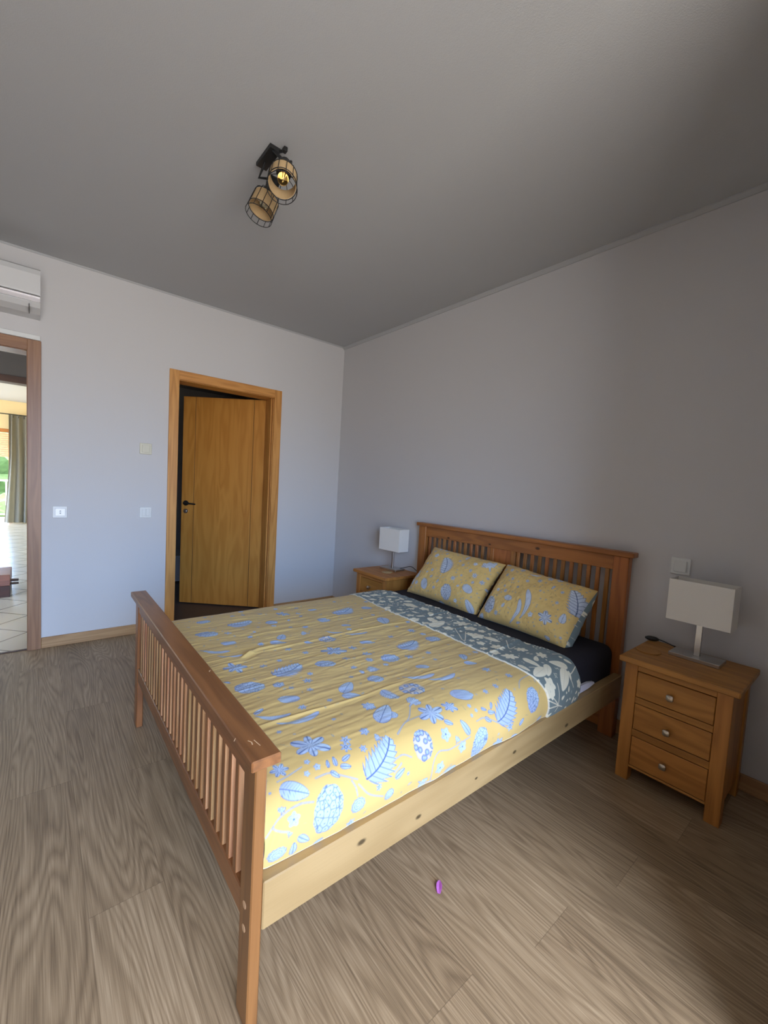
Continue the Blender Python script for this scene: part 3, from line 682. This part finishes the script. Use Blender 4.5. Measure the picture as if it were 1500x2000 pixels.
def scatter(cv, n, sizes, types, pal, seed, gap=.004):
    rs_ = np.random.RandomState(seed); W_, H_ = cv.nx*cv.res, cv.ny*cv.res
    for k in range(n):
        s_ = rs_.uniform(*sizes); x, y, a_ = rs_.uniform(0, W_), rs_.uniform(0, H_), rs_.uniform(0, 6.28); typ = types[rs_.randint(len(types))]
        i0, i1, j0, j1 = [int(c/cv.res) for c in (x-s_/2-gap, x+s_/2+gap, y-s_/2-gap, y+s_/2+gap)]
        if i0 < 0 or j0 < 0 or cv.occ[i0:i1, j0:j1].any(): continue
        motif(cv, typ, x-s_/2*math.cos(a_), y-s_/2*math.sin(a_), x+s_/2*math.cos(a_), y+s_/2*math.sin(a_), pal, k)
YEL = lin(206, 175, 109)
BLUE = dict(fill=lin(158, 174, 208), hi=lin(178, 200, 220), line=lin(76, 98, 150), stem=lin(132, 142, 166), stemfill=lin(178, 176, 168))
BLUE2 = dict(fill=lin(190, 198, 212), hi=lin(206, 214, 224), line=lin(70, 86, 120), stem=lin(140, 140, 140), stemfill=lin(205, 205, 190))
FAINT = dict(fill=lin(190, 182, 164), hi=lin(188, 188, 184), line=lin(160, 148, 122), stem=0, stemfill=0)
SLATE = lin(112, 126, 126)
CREAM = dict(fill=lin(230, 222, 194), hi=lin(236, 230, 206), line=lin(128, 132, 126), stem=lin(222, 214, 190), stemfill=lin(230, 222, 198), plain=True)
PINK = dict(CREAM, fill=lin(206, 188, 166), hi=lin(212, 196, 176))
MOT="""d 208,1456 266,1418;a 316,1296 442,1320;d 492,1274 548,1242;y 598,1384 662,1332;s 514,1424 538,1408;l 786,1366 836,1346;s 692,1342 724,1324;a 878,1208 1024,1264;d 736,1178 800,1140;d 1078,1250 1140,1218;h 154,1266 238,1214;s 264,1216 298,1196;s 336,1116 362,1100;t 218,1102 276,1066;l 398,1002 460,966;l 450,1010 492,1068;s 340,1008 368,992;s 422,1218 440,1210;r 604,930 672,890;f 608,1022 568,1044;s 616,1120 648,1102;w 212,988 114,1066;w 246,926 156,968;t 802,1036 848,1010;s 418,908 450,888;s 464,832 492,814;w 758,940 680,1002;w 860,886 746,916;y 548,812 630,738;s 662,774 700,754;l 748,806 808,770;s 678,692 714,672;s 572,692 606,672;p 652,634 682,616;y 142,860 224,810;s 264,802 292,784;a 274,680 408,722;h 456,704 524,660;s 384,644 408,630;s 344,602 378,582;d 240,628 276,606;s 558,606 584,590;r 604,558 644,536;l 108,740 124,716;l 530,932 564,904;s 558,1154 582,1142;s 340,814 364,800;s 380,1162 396,1152;d 1046,678 1116,638;a 860,638 990,676;d 720,618 794,572;t 792,472 844,442;l 754,802 812,768;l 1062,460 1024,410;l 996,392 1050,366;w 800,370 676,424;w 880,332 746,350;r 608,368 688,318;f 576,274 614,292;y 558,224 654,182;y 666,214 716,182;s 818,576 856,554;s 928,558 956,544;s 1046,808 1088,784;s 906,490 926,478;s 1012,316 1046,290;s 1062,234 1092,216;f 652,534 606,562;h 556,490 610,458;s 650,632 684,614;l 676,688 716,666;a 540,392 560,318;l 810,150 834,138;l 874,154 856,134;l 836,130 868,120;s 944,208 972,198;s 876,202 902,194;s 914,154 936,148;p 760,176 776,170;p 778,154 792,148;p 748,144 762,140;l 1062,1036 1012,934;s 1026,884 1050,870;t 274,494 208,528;w 210,422 110,466;l 116,482 152,500;w 292,382 154,396;y 140,288 238,236;l 408,438 464,404;l 422,452 490,504;s 240,628 278,604;s 274,578 296,564;s 324,536 348,522;s 346,440 366,426;y 426,344 466,320;s 302,338 316,328;s 340,244 370,228;s 270,240 302,224;s 256,218 290,202;s 304,190 328,180;h 126,680 212,626;d 556,492 610,458;l 422,244 494,302;s 134,368 150,358;l 58,176 124,138;h 148,34 188,136;f 46,120 52,140;p 58,108 90,96;d 234,56 282,60;d 10,30 58,38;l 76,6 74,48;l 84,58 116,28;f 58,66 64,80;p 144,218 160,210;p 160,194 178,184;p 128,186 144,180;l 196,174 202,196;l 218,170 222,198;l 240,176 270,184;l 228,166 258,154;y 52,220 104,226;s 228,16 256,0;S 4,92 22,106 46,120 72,126 100,126 130,118;S 22,106 32,94 60,80;S 60,194 94,198 132,206;S 152,164 190,162 216,148 264,120;S 246,124 254,104 256,84;l 196,164 216,142;l 134,0 160,10;s 30,176 36,174;a 296,100 418,174;f 392,192 366,204;r 502,84 524,168;p 592,132 634,118;l 718,92 696,144;h 746,0 790,94;f 646,86 664,104;p 656,74 694,62;p 548,48 588,32;l 600,0 656,4;f 480,28 516,0;l 386,78 424,92;s 430,76 442,70;d 350,30 380,52;s 854,0 908,4;a 874,76 1004,156;l 630,162 660,142;f 560,260 612,286;t 748,242 832,202;d 466,264 500,246;y 426,350 468,322;s 342,244 370,230;l 422,246 502,308;s 316,80 338,76;S 444,184 484,204 522,220 562,258;S 444,182 496,208 564,210;S 376,118 426,126 458,110;S 534,2 536,62 564,90 620,80 718,86;S 264,108 292,74 342,46;l 810,118 838,98;S 766,120 810,118 876,82;S 490,14 568,0 628,24;S 416,108 386,94 416,106;l 990,42 1022,58;l 952,0 994,0;l 856,0 900,8;h 1070,66 1134,138;S 1056,158 1096,184 1170,190 1196,182;s 952,64 916,46;l 1142,0 1172,16"""
GREY="""n 1222,728 1280,696;n 1270,614 1300,584;n 1216,502 1256,480;Y 1230,434 1296,394;l 1280,884 1254,784;l 1182,770 1316,804;Y 1338,752 1420,706;n 1432,610 1476,584;n 1396,544 1420,530;Y 1432,506 1490,448;l 1316,536 1332,448;Y 1312,356 1368,324;o 1422,334 1478,280;Y 1344,270 1398,238;l 1184,252 1186,198;Y 1194,346 1252,296;n 1178,840 1216,804;n 1240,1286 1282,1264;l 1352,1350 1422,1310;l 1360,1180 1374,1060;n 1222,1094 1262,1072;Y 1458,1108 1500,1030;l 1280,1434 1350,1394;n 1190,978 1236,954;l 1234,940 1280,914;n 1236,1194 1268,1174;l 1172,676 1176,650;o 1444,952 1442,856;n 1318,594 1272,528;l 1238,1460 1260,1390;l 1544,542 1552,498;S 1278,690 1186,552 1294,632;S 1294,790 1334,738;S 1374,444 1306,380 1348,376;l 1258,278 1266,200;l 1280,186 1180,174;l 1318,196 1254,154;l 1420,154 1346,204;l 1394,152 1304,86;n 1194,120 1258,104;n 1206,132 1268,116;n 1186,110 1248,94;l 1406,140 1394,104;n 1430,84 1468,76;S 1266,48 1286,116;S 1268,40 1182,82;S 1268,40 1196,46;S 1268,40 1252,18;S 1268,40 1308,22;S 1268,40 1228,78;l 1404,6 1404,40;l 1292,56 1318,64;l 1334,36 1350,44;l 1192,0 1228,18;S 1504,150 1426,128 1394,120 1398,78;l 1182,254 1188,198;l 1444,188 1466,158;l 1352,70 1364,90;S 1280,186 1212,218;o 1336,170 1362,162;o 1314,156 1296,128;l 1442,46 1462,22;S 1510,150 1500,202 1436,238;n 1336,0 1358,0"""
PILL="""a 306,200 234,333;t 187,49 135,128;h 406,25 346,126;t 552,130 473,168;s 371,201 391,165;s 375,299 405,308;s 455,272 484,281;s 330,329 354,335;s 171,193 199,201;f 585,319 537,397;s 515,336 544,344;s 587,266 606,271;l 599,7 544,74;s 65,358 94,366;l 317,-7 365,-2;s 160,278 177,283;l 61,112 33,181;l 40,53 49,108;s 414,220 434,227"""
PILR="""h 102,34 50,137;t 222,155 160,159;w 297,170 277,8;w 317,250 343,56;t 463,154 483,108;y 444,146 514,74;a 625,207 550,355;s 71,190 97,200;s 82,306 111,316;s 144,284 170,294;s 247,302 273,311;w 307,386 235,363;s 478,302 502,312;s 483,224 507,234;s 364,261 381,268;s 584,37 602,44;l 571,118 566,183;d 19,0 56,15;s 351,377 390,392;l 12,409 58,403;l 536,9 501,14;s 110,227 130,235;s 392,216 402,219"""


def cloth_mat(name, bump=.25, scale=900):
    m, n, l, b = nt(name)
    at = n.new('ShaderNodeAttribute'); at.attribute_name = 'print'; l.new(at.outputs['Color'], b.inputs['Base Color'])
    b.inputs['Roughness'].default_value = .85; b.inputs['Specular IOR Level'].default_value = .25; b.inputs['Sheen Weight'].default_value = .15
    t = n.new('ShaderNodeTexCoord'); z = n.new('ShaderNodeTexNoise'); z.inputs['Scale'].default_value = scale; l.new(t.outputs['Object'], z.inputs['Vector'])
    bp = n.new('ShaderNodeBump'); bp.inputs['Strength'].default_value = bump; bp.inputs['Distance'].default_value = .0006; l.new(z.outputs[0], bp.inputs['Height']); l.new(bp.outputs[0], b.inputs['Normal'])
    return m
M['print'] = cloth_mat('printed_cotton')
def grid_obj(name, P, col, mat, parent=None):
    """P: (nu, nv, 3) points, col: (nu, nv, 3)"""
    nu, nv = P.shape[:2]; me = bpy.data.meshes.new(name)
    me.vertices.add(nu*nv); me.vertices.foreach_set('co', P.reshape(-1).astype(np.float32))
    i = np.arange(nu*nv).reshape(nu, nv); F = np.stack([i[:-1, :-1], i[1:, :-1], i[1:, 1:], i[:-1, 1:]], -1).reshape(-1, 4)
    nf = len(F); me.loops.add(nf*4); me.loops.foreach_set('vertex_index', F.reshape(-1).astype(np.int32))
    me.polygons.add(nf); me.polygons.foreach_set('loop_start', (np.arange(nf)*4).astype(np.int32)); me.polygons.foreach_set('loop_total', np.full(nf, 4, np.int32))
    me.update(calc_edges=True); me.polygons.foreach_set('use_smooth', np.ones(nf, bool))
    if col is not None:
        at = me.attributes.new('print', 'FLOAT_COLOR', 'POINT'); at.data.foreach_set('color', np.concatenate([col.reshape(-1, 3), np.ones((nu*nv, 1))], 1).reshape(-1).astype(np.float32))
    me.materials.append(mat); me.validate(); o = bpy.data.objects.new(name, me); C.objects.link(o)
    if parent: o.parent = parent
    return o
def vnoise(U, V, su, sv, seed):
    """smooth value noise, wavelengths su, sv"""
    rs_ = np.random.RandomState(seed); G = rs_.uniform(-1, 1, (256, 256))
    a_, b_ = U/su+100, V/sv+100; i, j = np.floor(a_).astype(int), np.floor(b_).astype(int); f, g = a_-i, b_-j
    f = f*f*(3-2*f); g = g*g*(3-2*g); i0, i1, j0, j1 = i % 256, (i+1) % 256, j % 256, (j+1) % 256
    return G[i0, j0]*(1-f)*(1-g)+G[i1, j0]*f*(1-g)+G[i0, j1]*(1-f)*g+G[i1, j1]*f*g
def _cat(P, n=12): return np.array([(v.x, v.y) for v in spline([(a_, b_, 0) for a_, b_ in P], n)])
PROF = _cat([(-2.836, .3525), (-2.848, .40), (-2.838, .455), (-2.795, .502), (-2.72, .521), (-2.60, .526), (-2.1, .53), (-1.6, .526), (-1.47, .520), (-1.40, .508), (-1.365, .475), (-1.355, .42), (-1.36, .36)])
ARC = np.concatenate([[0], np.cumsum(np.linalg.norm(np.diff(PROF, axis=0), axis=1))]); VL = ARC[-1]
HEMY = [(-2.0, .008), (-1.85, .003), (-1.6, -.002), (-1.45, -.008), (-1.33, -.006), (-1.20, -.003), (-1.05, -.016), (-.92, -.006), (-.83, -.002), (-.70, -.010), (-.5, -.006)]
def drape(U, V, lift, wr):
    hm = np.interp(U, [a_ for a_, _ in HEMY], [b_ for _, b_ in HEMY])
    vv = np.clip(V, 0, VL); Y = np.interp(vv, ARC, PROF[:, 0]); Z = np.interp(vv, ARC, PROF[:, 1])
    e = 1e-3; dY = np.interp(vv+e, ARC, PROF[:, 0])-np.interp(vv-e, ARC, PROF[:, 0]); dZ = np.interp(vv+e, ARC, PROF[:, 1])-np.interp(vv-e, ARC, PROF[:, 1]); ln = np.hypot(dY, dZ)+1e-9
    nY, nZ = -dZ/ln, dY/ln
    top = np.clip((V-.14)/.12, 0, 1)*np.clip((VL-.15-V)/.1, 0, 1)
    h = lift+.004*vnoise(U, V, .42, .30, 1)*top
    if wr:
        am = .45+.55*np.clip((V-.25)/.5, 0, 1)
        h = h+top*am*(.0018*vnoise(U+.25*V, V, .30, .035, 2)+.0019*vnoise(U+.3*V, V, .12, .016, 3)+.0013*vnoise(U-.2*V, V, .05, .009, 4)+.0022*vnoise(U, V, .10, .09, 9)+.0008*vnoise(U+.5*V, V, .03, .012, 8))
        wav = .006*np.sin(U*9)
        for v0, am_, ph in ((.925, .0048, 0), (.408, .0034, 2)):
            dv = V-v0-wav-.01*np.sin(U*3.1+ph); k = .5+.5*np.clip(vnoise(U, V*0, .16, 1, 7+ph)*1.5+.2, 0, 1)
            h = h+am_*k*np.exp(-(dv/.0055)**2)-.0012*k*np.exp(-((dv+.02)/.012)**2)
        # the rucked pleat towards the foot
        h = h+.014*np.exp(-((U+1.735)/.032)**2)*np.exp(-((V-.925-(U+1.735)*.55)/.009)**2)-.004*np.exp(-((U+1.735)/.05)**2)*np.exp(-((V-.898-(U+1.735)*.55)/.012)**2)+.009*np.exp(-((U+1.64)/.06)**2)*np.exp(-((V-.955)/.010)**2)
        side = np.clip((.20-V)/.10, 0, 1)
        h = h+side*(.004*vnoise(U, V, .16, .5, 5)+.0015*vnoise(U, V, .05, .3, 6))
        h = h-.005*np.exp(-((U+1.965-.35*(V-.12))/.010)**2)*side
    Y = Y+nY*h; Z = Z+nZ*h
    Y = Y+hm*np.clip((.12-V)/.12, 0, 1); 
    return Y, Z, nY, nZ
def rolled(Y, Z, nY, nZ, roll):
    return Y-nY*roll, Z-nZ*roll
# duvet body
cv = Cloth(1.60, VL+.01, YEL)
draw(cv, MOT, BLUE)
scatter(cv, 150, (.022, .036), 'slpts', BLUE, 11, .012)
scatter(cv, 500, (.010, .020), 'sgll', FAINT, 12, .004)
scatter(cv, 900, (.016, .035), 'gg', FAINT, 13, .001)
us = np.concatenate([[-2.003], np.arange(-2.002, -.60, .0019)])
vs = np.concatenate([np.arange(0, .42, .0016), np.arange(.42, VL, .0024), [VL]])
# a rolled lip along the hem
lip = np.array([-4, -3, -2, -1]); v_all = np.concatenate([np.zeros(4), vs]); rollv = np.concatenate([[.022, .018, .012, .005], np.zeros(len(vs))]); 
U, V = np.meshgrid(us, v_all, indexing='ij'); RO = np.broadcast_to(rollv, U.shape)
Y, Z, nY, nZ = drape(U, V, 0, True); Y, Z = rolled(Y, Z, nY, nZ, RO); Z = Z-np.where(RO > 0, .003*np.sin(np.clip(RO/.022, 0, 1)*math.pi), 0)
col = cv.sample((U.ravel()+2.004), V.ravel()).reshape(U.shape+(3,))
hem = .6*np.clip((.0030-V)/.001, 0, 1)[..., None]; col = col*(1-hem)+np.array(lin(236, 232, 222))*hem
duvet = grid_obj('duvet', np.stack([U, Y+2, Z], -1), col, M['print'])
duvet.location = (0, -2, 0); duvet.rotation_euler = (0, 0, BR)
tag(duvet, 'yellow duvet printed with blue flowers spread over the bed', 'duvet')
# turned-back cuff showing the slate reverse
cg = Cloth(.40, VL+.01, SLATE)     # x = 1.25 .. 1.65 in motif coordinates
def shift(txt, dx): return txt
draw(cg, GREY, CREAM, -1.15, 0)
scatter(cg, 900, (.045, .085), 'lnYllLn', CREAM, 21, .003)
scatter(cg, 500, (.028, .05), 'lnolY', CREAM, 22, .003)
scatter(cg, 900, (.010, .022), 'lon', CREAM, 23, .002)
nuc = 190; s_ = np.concatenate([np.linspace(0, .025, 10), np.linspace(.025, 1, nuc)[1:]])
vs2 = np.concatenate([np.arange(0, .42, .0018), np.arange(.42, VL, .0024), [VL]]); v_all = np.concatenate([np.zeros(4), vs2]); rollv = np.concatenate([[.020, .016, .011, .005], np.zeros(len(vs2))])
LB = [(0, -.800), (.11, -.812), (.2, -.838), (.36, -.846), (.60, -.834), (1.04, -.832), (1.54, -.782), (2, -.78)]
RB = [(0, -.535), (.12, -.512), (.18, -.500), (.38, -.545), (.78, -.522), (1.2, -.500), (1.45, -.500), (1.6, -.55), (2, -.55)]
lb = np.interp(v_all, *zip(*LB)); rb = np.interp(v_all, *zip(*RB))
SS, V = np.meshgrid(s_, v_all, indexing='ij'); U = lb[None]+(rb-lb)[None]*SS; RO = np.broadcast_to(rollv, U.shape)
dl = (U-lb[None])/.006; dr_ = (rb[None]-U)
lift = .0075*np.sqrt(np.clip(1-(1-np.clip(dl, 0, 1))**2, 0, 1))
dip = np.where(dr_ < .022, (1-np.sqrt(np.clip(1-(1-dr_/.022)**2, 0, 1)))*.030, 0)
Y, Z, nY, nZ = drape(U, V, 0, True)
h = lift-dip; Y, Z = Y+nY*h, Z+nZ*h; Y, Z = rolled(Y, Z, nY, nZ, RO)
col = cg.sample((U.ravel()+2.004-1.15), V.ravel()).reshape(U.shape+(3,))
pp = .8*np.clip((.0028-(U-lb[None]))/.001, 0, 1)[..., None]; col = col*(1-pp)+np.array(lin(228, 222, 206))*pp
pp = np.clip((.003-dr_)/.001, 0, 1)[..., None]; col = col*(1-pp)+np.array(lin(200, 200, 196))*pp
cuff = grid_obj('turned_back_cuff', np.stack([U, Y+2, Z], -1), col, M['print'], duvet)
cuff['label'] = 'slate grey cuff with cream flowers'

# ---------------------------------------------------------------- mattress
t = thing('mattress', 'mattress in a charcoal fitted sheet showing beside the pillows', 'mattress', (0, -2, 0), BR)
b = bmesh.new(); box(b, -1.998, -.074, -2.8135+2, -1.3845+2, .2525, .498, .048, 5)
obj('fitted_sheet', b, M['sheet'], t, True)
b = bmesh.new()
lo = [(-.64, .352), (-.55, .352), (-.469, .352), (-.39, .353), (-.325, .362)]; hi_ = [(-.64, .388), (-.564, .388), (-.47, .387), (-.39, .383), (-.334, .372)]
g = [[b.verts.new((x, y, z)) for y in (-2.816+2, -2.829+2)] for x, z in lo+hi_]
for i in range(4):
    for s__ in (0, 1): b.faces.new((g[i][s__], g[i+1][s__], g[i+6][s__], g[i+5][s__]))
    b.faces.new((g[i][0], g[i+1][0], g[i+1][1], g[i][1])); b.faces.new((g[i+5][0], g[i+6][0], g[i+6][1], g[i+5][1]))
b.faces.new((g[4][0], g[4][1], g[9][1], g[9][0])); b.faces.new((g[0][0], g[0][1], g[5][1], g[5][0]))
o = obj('mattress_protector', b, M['protector'], None, True); o.location = (0, -2, 0); o.rotation_euler = (0, 0, BR)
tag(o, 'corner of a white mattress protector poking out above the side rail', 'mattress protector')

# ---------------------------------------------------------------- pillows
def pillow(label, corners, txt, seed, back_bulge, front_bulge=.088):
    """corners: TL, TR, BL, BR of the seam plane (world)"""
    TL, TR, BL, BR_ = [np.array(c, float) for c in corners]; n_ = 230
    a_ = np.linspace(-1, 1, n_); Sx, Ty = np.meshgrid(a_, a_, indexing='ij')
    nrm = np.cross(BR_-BL, TL-BL); nrm /= np.linalg.norm(nrm)
    if nrm[0] > 0: nrm = -nrm
    cvp = Cloth(.64, .44, lin(222, 188, 118))
    draw(cvp, txt, BLUE2); scatter(cvp, 90, (.022, .045), 'sylpt', BLUE2, seed+9, .008); scatter(cvp, 400, (.008, .016), 'ssg', FAINT, seed, .004); scatter(cvp, 500, (.015, .03), 'g', dict(FAINT, line=lin(150, 120, 90)), seed+1, .002)
    cvb = Cloth(.64, .44, SLATE); scatter(cvb, 300, (.03, .06), 'lnY', CREAM, seed+2, .003); scatter(cvb, 300, (.012, .02), 'lo', CREAM, seed+3, .002)
    root = None
    for side, bulge in ((1, front_bulge), (-1, back_bulge)):
        prof_ = (1-np.abs(Sx)**3.6)**.50*(1-np.abs(Ty)**3.2)**.50
        px_ = Sx*(1-.045*(1-Sx**2)*0-.05*(1-Ty**2)*np.sign(Sx)*Sx); py_ = Ty*(1-.05*(1-Sx**2)*np.abs(Ty))
        u_ = ((px_+1)/2)[..., None]; v_ = ((py_+1)/2)[..., None]
        P = (BL*(1-u_)+BR_*u_)*(1-v_)+(TL*(1-u_)+TR*u_)*v_
        edge = (1-np.clip(prof_*1.6, 0, 1))
        wr = .006*vnoise(Sx*.3, Ty*.2, .07, .018, seed)*edge+.006*vnoise(Sx*.3+Ty*.1, Ty*.2, .022, .09, seed+1)*edge*np.clip((np.abs(Ty)-.4)*3, 0, 1)+.010*vnoise(Sx*.3, Ty*.2, .16, .12, seed+2)*prof_+.0026*vnoise(Sx*.3, Ty*.2, .03, .03, seed+3)+.0014*vnoise(Sx*.3, Ty*.2, .012, .016, seed+4)
        mask = np.clip((1-np.maximum(np.abs(Sx), np.abs(Ty)))/.03, 0, 1)
        if side == -1:
            prof_ = (1-np.abs(Sx)**8)**.6*(1-np.abs(Ty)**5)**.55*(1.15-.45*v_[..., 0]); lat = (.014 if seed < 40 else .034)*np.abs(Sx)**6*np.sign(Sx)*np.clip(prof_*2, 0, 1)
            P = P+(BR_-BL)/np.linalg.norm(BR_-BL)*lat[..., None]
        P = P+nrm*side*(bulge*prof_+wr*mask)[..., None]
        cc = (cvp if side == 1 else cvb).sample(((Sx+1)/2*.62).ravel(), ((Ty+1)/2*.42).ravel()).reshape(Sx.shape+(3,))
        if side == -1: P = P[::-1]; cc = cc[::-1]
        nm = 'pillow' if side == 1 else 'pillowcase_back'
        o = grid_obj(nm, P, cc, M['print'], root)
        if root is None: root = tag(o, label, 'pillow', 'printed pillows against the headboard')
        else: o['label'] = 'slate grey back of the pillowcase with cream flowers'
    return root
pillow('yellow floral pillow on the far side of the bed, nearer the corner', [(-.105, -1.522, .822), (-.105, -2.137, .800), (-.33, -1.475, .500), (-.33, -2.098, .482)], PILL, 31, .03)
pillow('yellow floral pillow on the near side of the bed with its grey edge showing', [(-.110, -2.150, .806), (-.140, -2.722, .768), (-.36, -2.135, .500), (-.375, -2.685, .492)], PILR, 41, .085)

# ---------------------------------------------------------------- nightstands
t = thing('nightstand', 'oak three-drawer nightstand on the near side of the bed at right', 'nightstand', (-.21, -3.155, 0))
def NB(name, mat, x0, x1, y0, y1, z0, z1, bev=.002, parent=None, par=t):
    return bx(name, mat, parent or par, x0+.21, x1+.21, y0+3.155, y1+3.155, z0, z1, bev=bev)
NF, NBK, NL, NR = -.3717, -.040, -2.9635, -3.3443
NB('top', M['oak_y'], -.3996, -.019, NR-.0222, NL+.0193, .5364, .5614, .004)
for y0, y1 in ((NL-.0506, NL), (NR, NR+.0506)):
    NB('leg', M['oak_z'], NF, NF+.0506, y0, y1, 0, .5364, .002); NB('leg', M['oak_z'], NBK-.045, NBK, y0, y1, 0, .5364, .002)
NB('side_panel', M['oak_z'], NF+.048, NBK-.04, NR+.008, NR+.022, .066, .536, .001)
NB('side_panel', M['oak_z'], NF+.048, NBK-.04, NL-.022, NL-.008, .066, .536, .001)
NB('back_panel', M['oak_y'], NBK-.022, NBK-.010, NR+.045, NL-.045, .066, .536, .001)
NB('bottom_board', M['oak_y'], NF+.015, NBK-.02, NR+.02, NL-.02, .066, .078, .001)
for z0, z1 in ((.506, .5364), (.361, .388), (.211, .241), (.065, .0745)):
    NB('front_rail', M['oak_y'], NF+.002, NF+.022, NR+.0506, NL-.0506, z0, z1, .0015)
NB('gap_shade_sheet', M['gap'], NF+.026, NF+.032, NR+.03, NL-.03, .07, .535, 0)  # near-black sheet that paints the shade in the drawer gaps
for z0, z1, kz in ((.3905, .5035, .444), (.2435, .3585, .294), (.077, .2085, .146)):
    o = NB('drawer', M['oak_y'], NF+.0015, NF+.0245, NR+.0525, NL-.0525, z0+.0008, z1-.0008, .002)
    b = bmesh.new(); lathe(b, [(0, .0), (.0075, .0), (.006, .009), (.0125, .015), (.0138, .021), (.0125, .026), (.007, .029), (0, .0295)], (NF+.0015+.21, -3.1465+3.155, kz), (-1, 0, 0), 4 if False else 20)
    for v in b.verts:
        y_, z_ = v.co.y-(-3.1465+3.155), v.co.z-kz
        r_ = math.hypot(y_, z_)
        if r_ > .009: k_ = 1+.16*abs(math.sin(2*math.atan2(z_, y_)))**2; v.co.y = -3.1465+3.155+y_*k_; v.co.z = kz+z_*k_
    obj('knob', b, M['pewter'], o, True)
ns = t
t2 = copy_tree(ns); t2.location = (-.192, -1.079, 0); t2['label'] = 'oak three-drawer nightstand in the far corner behind the bed'

# ---------------------------------------------------------------- lamps
def lamp(label, loc, rz, cord, switch=None, base=None):
    t = thing('table_lamp', label, 'lamp', loc, rz, 'bedside table lamps')
    bx('base', base or M['steel'], t, -.055, .055, -.094, .094, 0, .0155, bev=.0012)
    bx('stem', M['steel'], t, -.006, .006, -.0115, .0115, .0155, .235, bev=.001)
    b = bmesh.new(); z0, z1 = .164, .348; hx_, hy_ = .0565, .117; th_ = .0022
    for x0, x1, y0, y1 in ((-hx_, -hx_+th_, -hy_, hy_), (hx_-th_, hx_, -hy_, hy_), (-hx_+th_, hx_-th_, -hy_, -hy_+th_), (-hx_+th_, hx_-th_, hy_-th_, hy_)): box(b, x0, x1, y0, y1, z0, z1, .0004)
    obj('lamp_shade', b, M['shade'], t)
    b = bmesh.new(); cyl(b, (0, 0, .235), (0, 0, .265), .014, n=14); tube(b, [(0, -hy_+.003, .2), (0, hy_-.003, .2)], .0015, 5); tube(b, [(-hx_+.003, 0, .2), (hx_-.003, 0, .2)], .0015, 5)
    lathe(b, [(.012, .265), (.022, .29), (.026, .31), (.018, .33), (0, .337)], (0, 0, 0), (0, 0, 1), 16)
    obj('bulb_holder', b, M['white'], t, True)
    inv = Matrix.Translation(loc) @ Matrix.Rotation(rz, 4, 'Z'); inv = inv.inverted()
    b = bmesh.new(); tube(b, [inv @ v for v in spline(cord, 10)], .0026, 7); obj('cord', b, M['blackplastic'], t, True)
    if switch:
        b = bmesh.new(); a_, c_ = [inv @ Vector(p) for p in switch]; d_ = (c_-a_); lathe(b, [(0, 0), (.004, 0), (.010, .012), (.0115, .02), (.0115, d_.length-.02), (.010, d_.length-.012), (.004, d_.length), (0, d_.length)], a_, d_, 12)
        obj('inline_switch', b, M['blackplastic'], t, True)
    return t
lamp('rectangular shaded lamp with pale base on the near nightstand', (-.135, -3.166, .5619), R(-1), [(-.105, -3.150, .569), (-.075, -3.11, .566), (-.052, -3.06, .566), (-.045, -3.01, .574), (-.046, -2.985, .577)], ((-.046, -2.992, .575), (-.062, -2.935, .575)))
lamp('small rectangular shaded lamp on the far corner nightstand', (-.105, -1.045, .5619), R(3.8), [(-.07, -1.075, .572), (-.05, -1.12, .585), (-.035, -1.18, .606), (-.03, -1.215, .604), (-.030, -1.255, .588), (-.014, -1.300, .572), (-.009, -1.312, .50), (-.009, -1.316, .40)])
b = bmesh.new(); lathe(b, [(0, 0), (.049, 0), (.050, .0015), (.050, .0035), (.049, .0045), (0, .0045)], (-.222, -3.004, .5616), (0, 0, 1), 40)
tag(obj('coaster', b, M['cork'], None, True), 'round brown coaster on the near nightstand beside the lamp base', 'coaster')
b = bmesh.new(); lathe(b, [(0, 0), (.042, 0), (.043, .0015), (.043, .0035), (.042, .0045), (0, .0045)], (-.222, -1.118, .5616), (0, 0, 1), 40)
tag(obj('coaster', b, M['cork2'], None, True), 'pale round coaster on the far corner nightstand in front of the lamp', 'coaster')

# ---------------------------------------------------------------- fallen petal
b = bmesh.new(); rows = []
for i in range(9):
    f_ = i/8; w_ = .0095*math.sin(math.pi*min(1, f_*.82+.13))**.8; row = []
    for j in range(5):
        s_ = j/4-.5; row.append(b.verts.new(((f_-.5)*.050, s_*2*w_, .0012+.010*abs(s_)*math.sin(math.pi*f_)+.003*f_)))
    rows.append(row)
for A, B in zip(rows, rows[1:]):
    for j in range(4): b.faces.new((A[j], A[j+1], B[j+1], B[j]))
bmesh.ops.solidify(b, geom=list(b.faces), thickness=.0006)
o = obj('flower_petal', b, M['petal'], None, True); o.location = (-1.432, -2.856, .001); o.rotation_euler = (0, 0, R(41)); o.scale = (.85, .95, 1)
tag(o, 'small magenta petal lying on the floor beside the bed', 'petal')
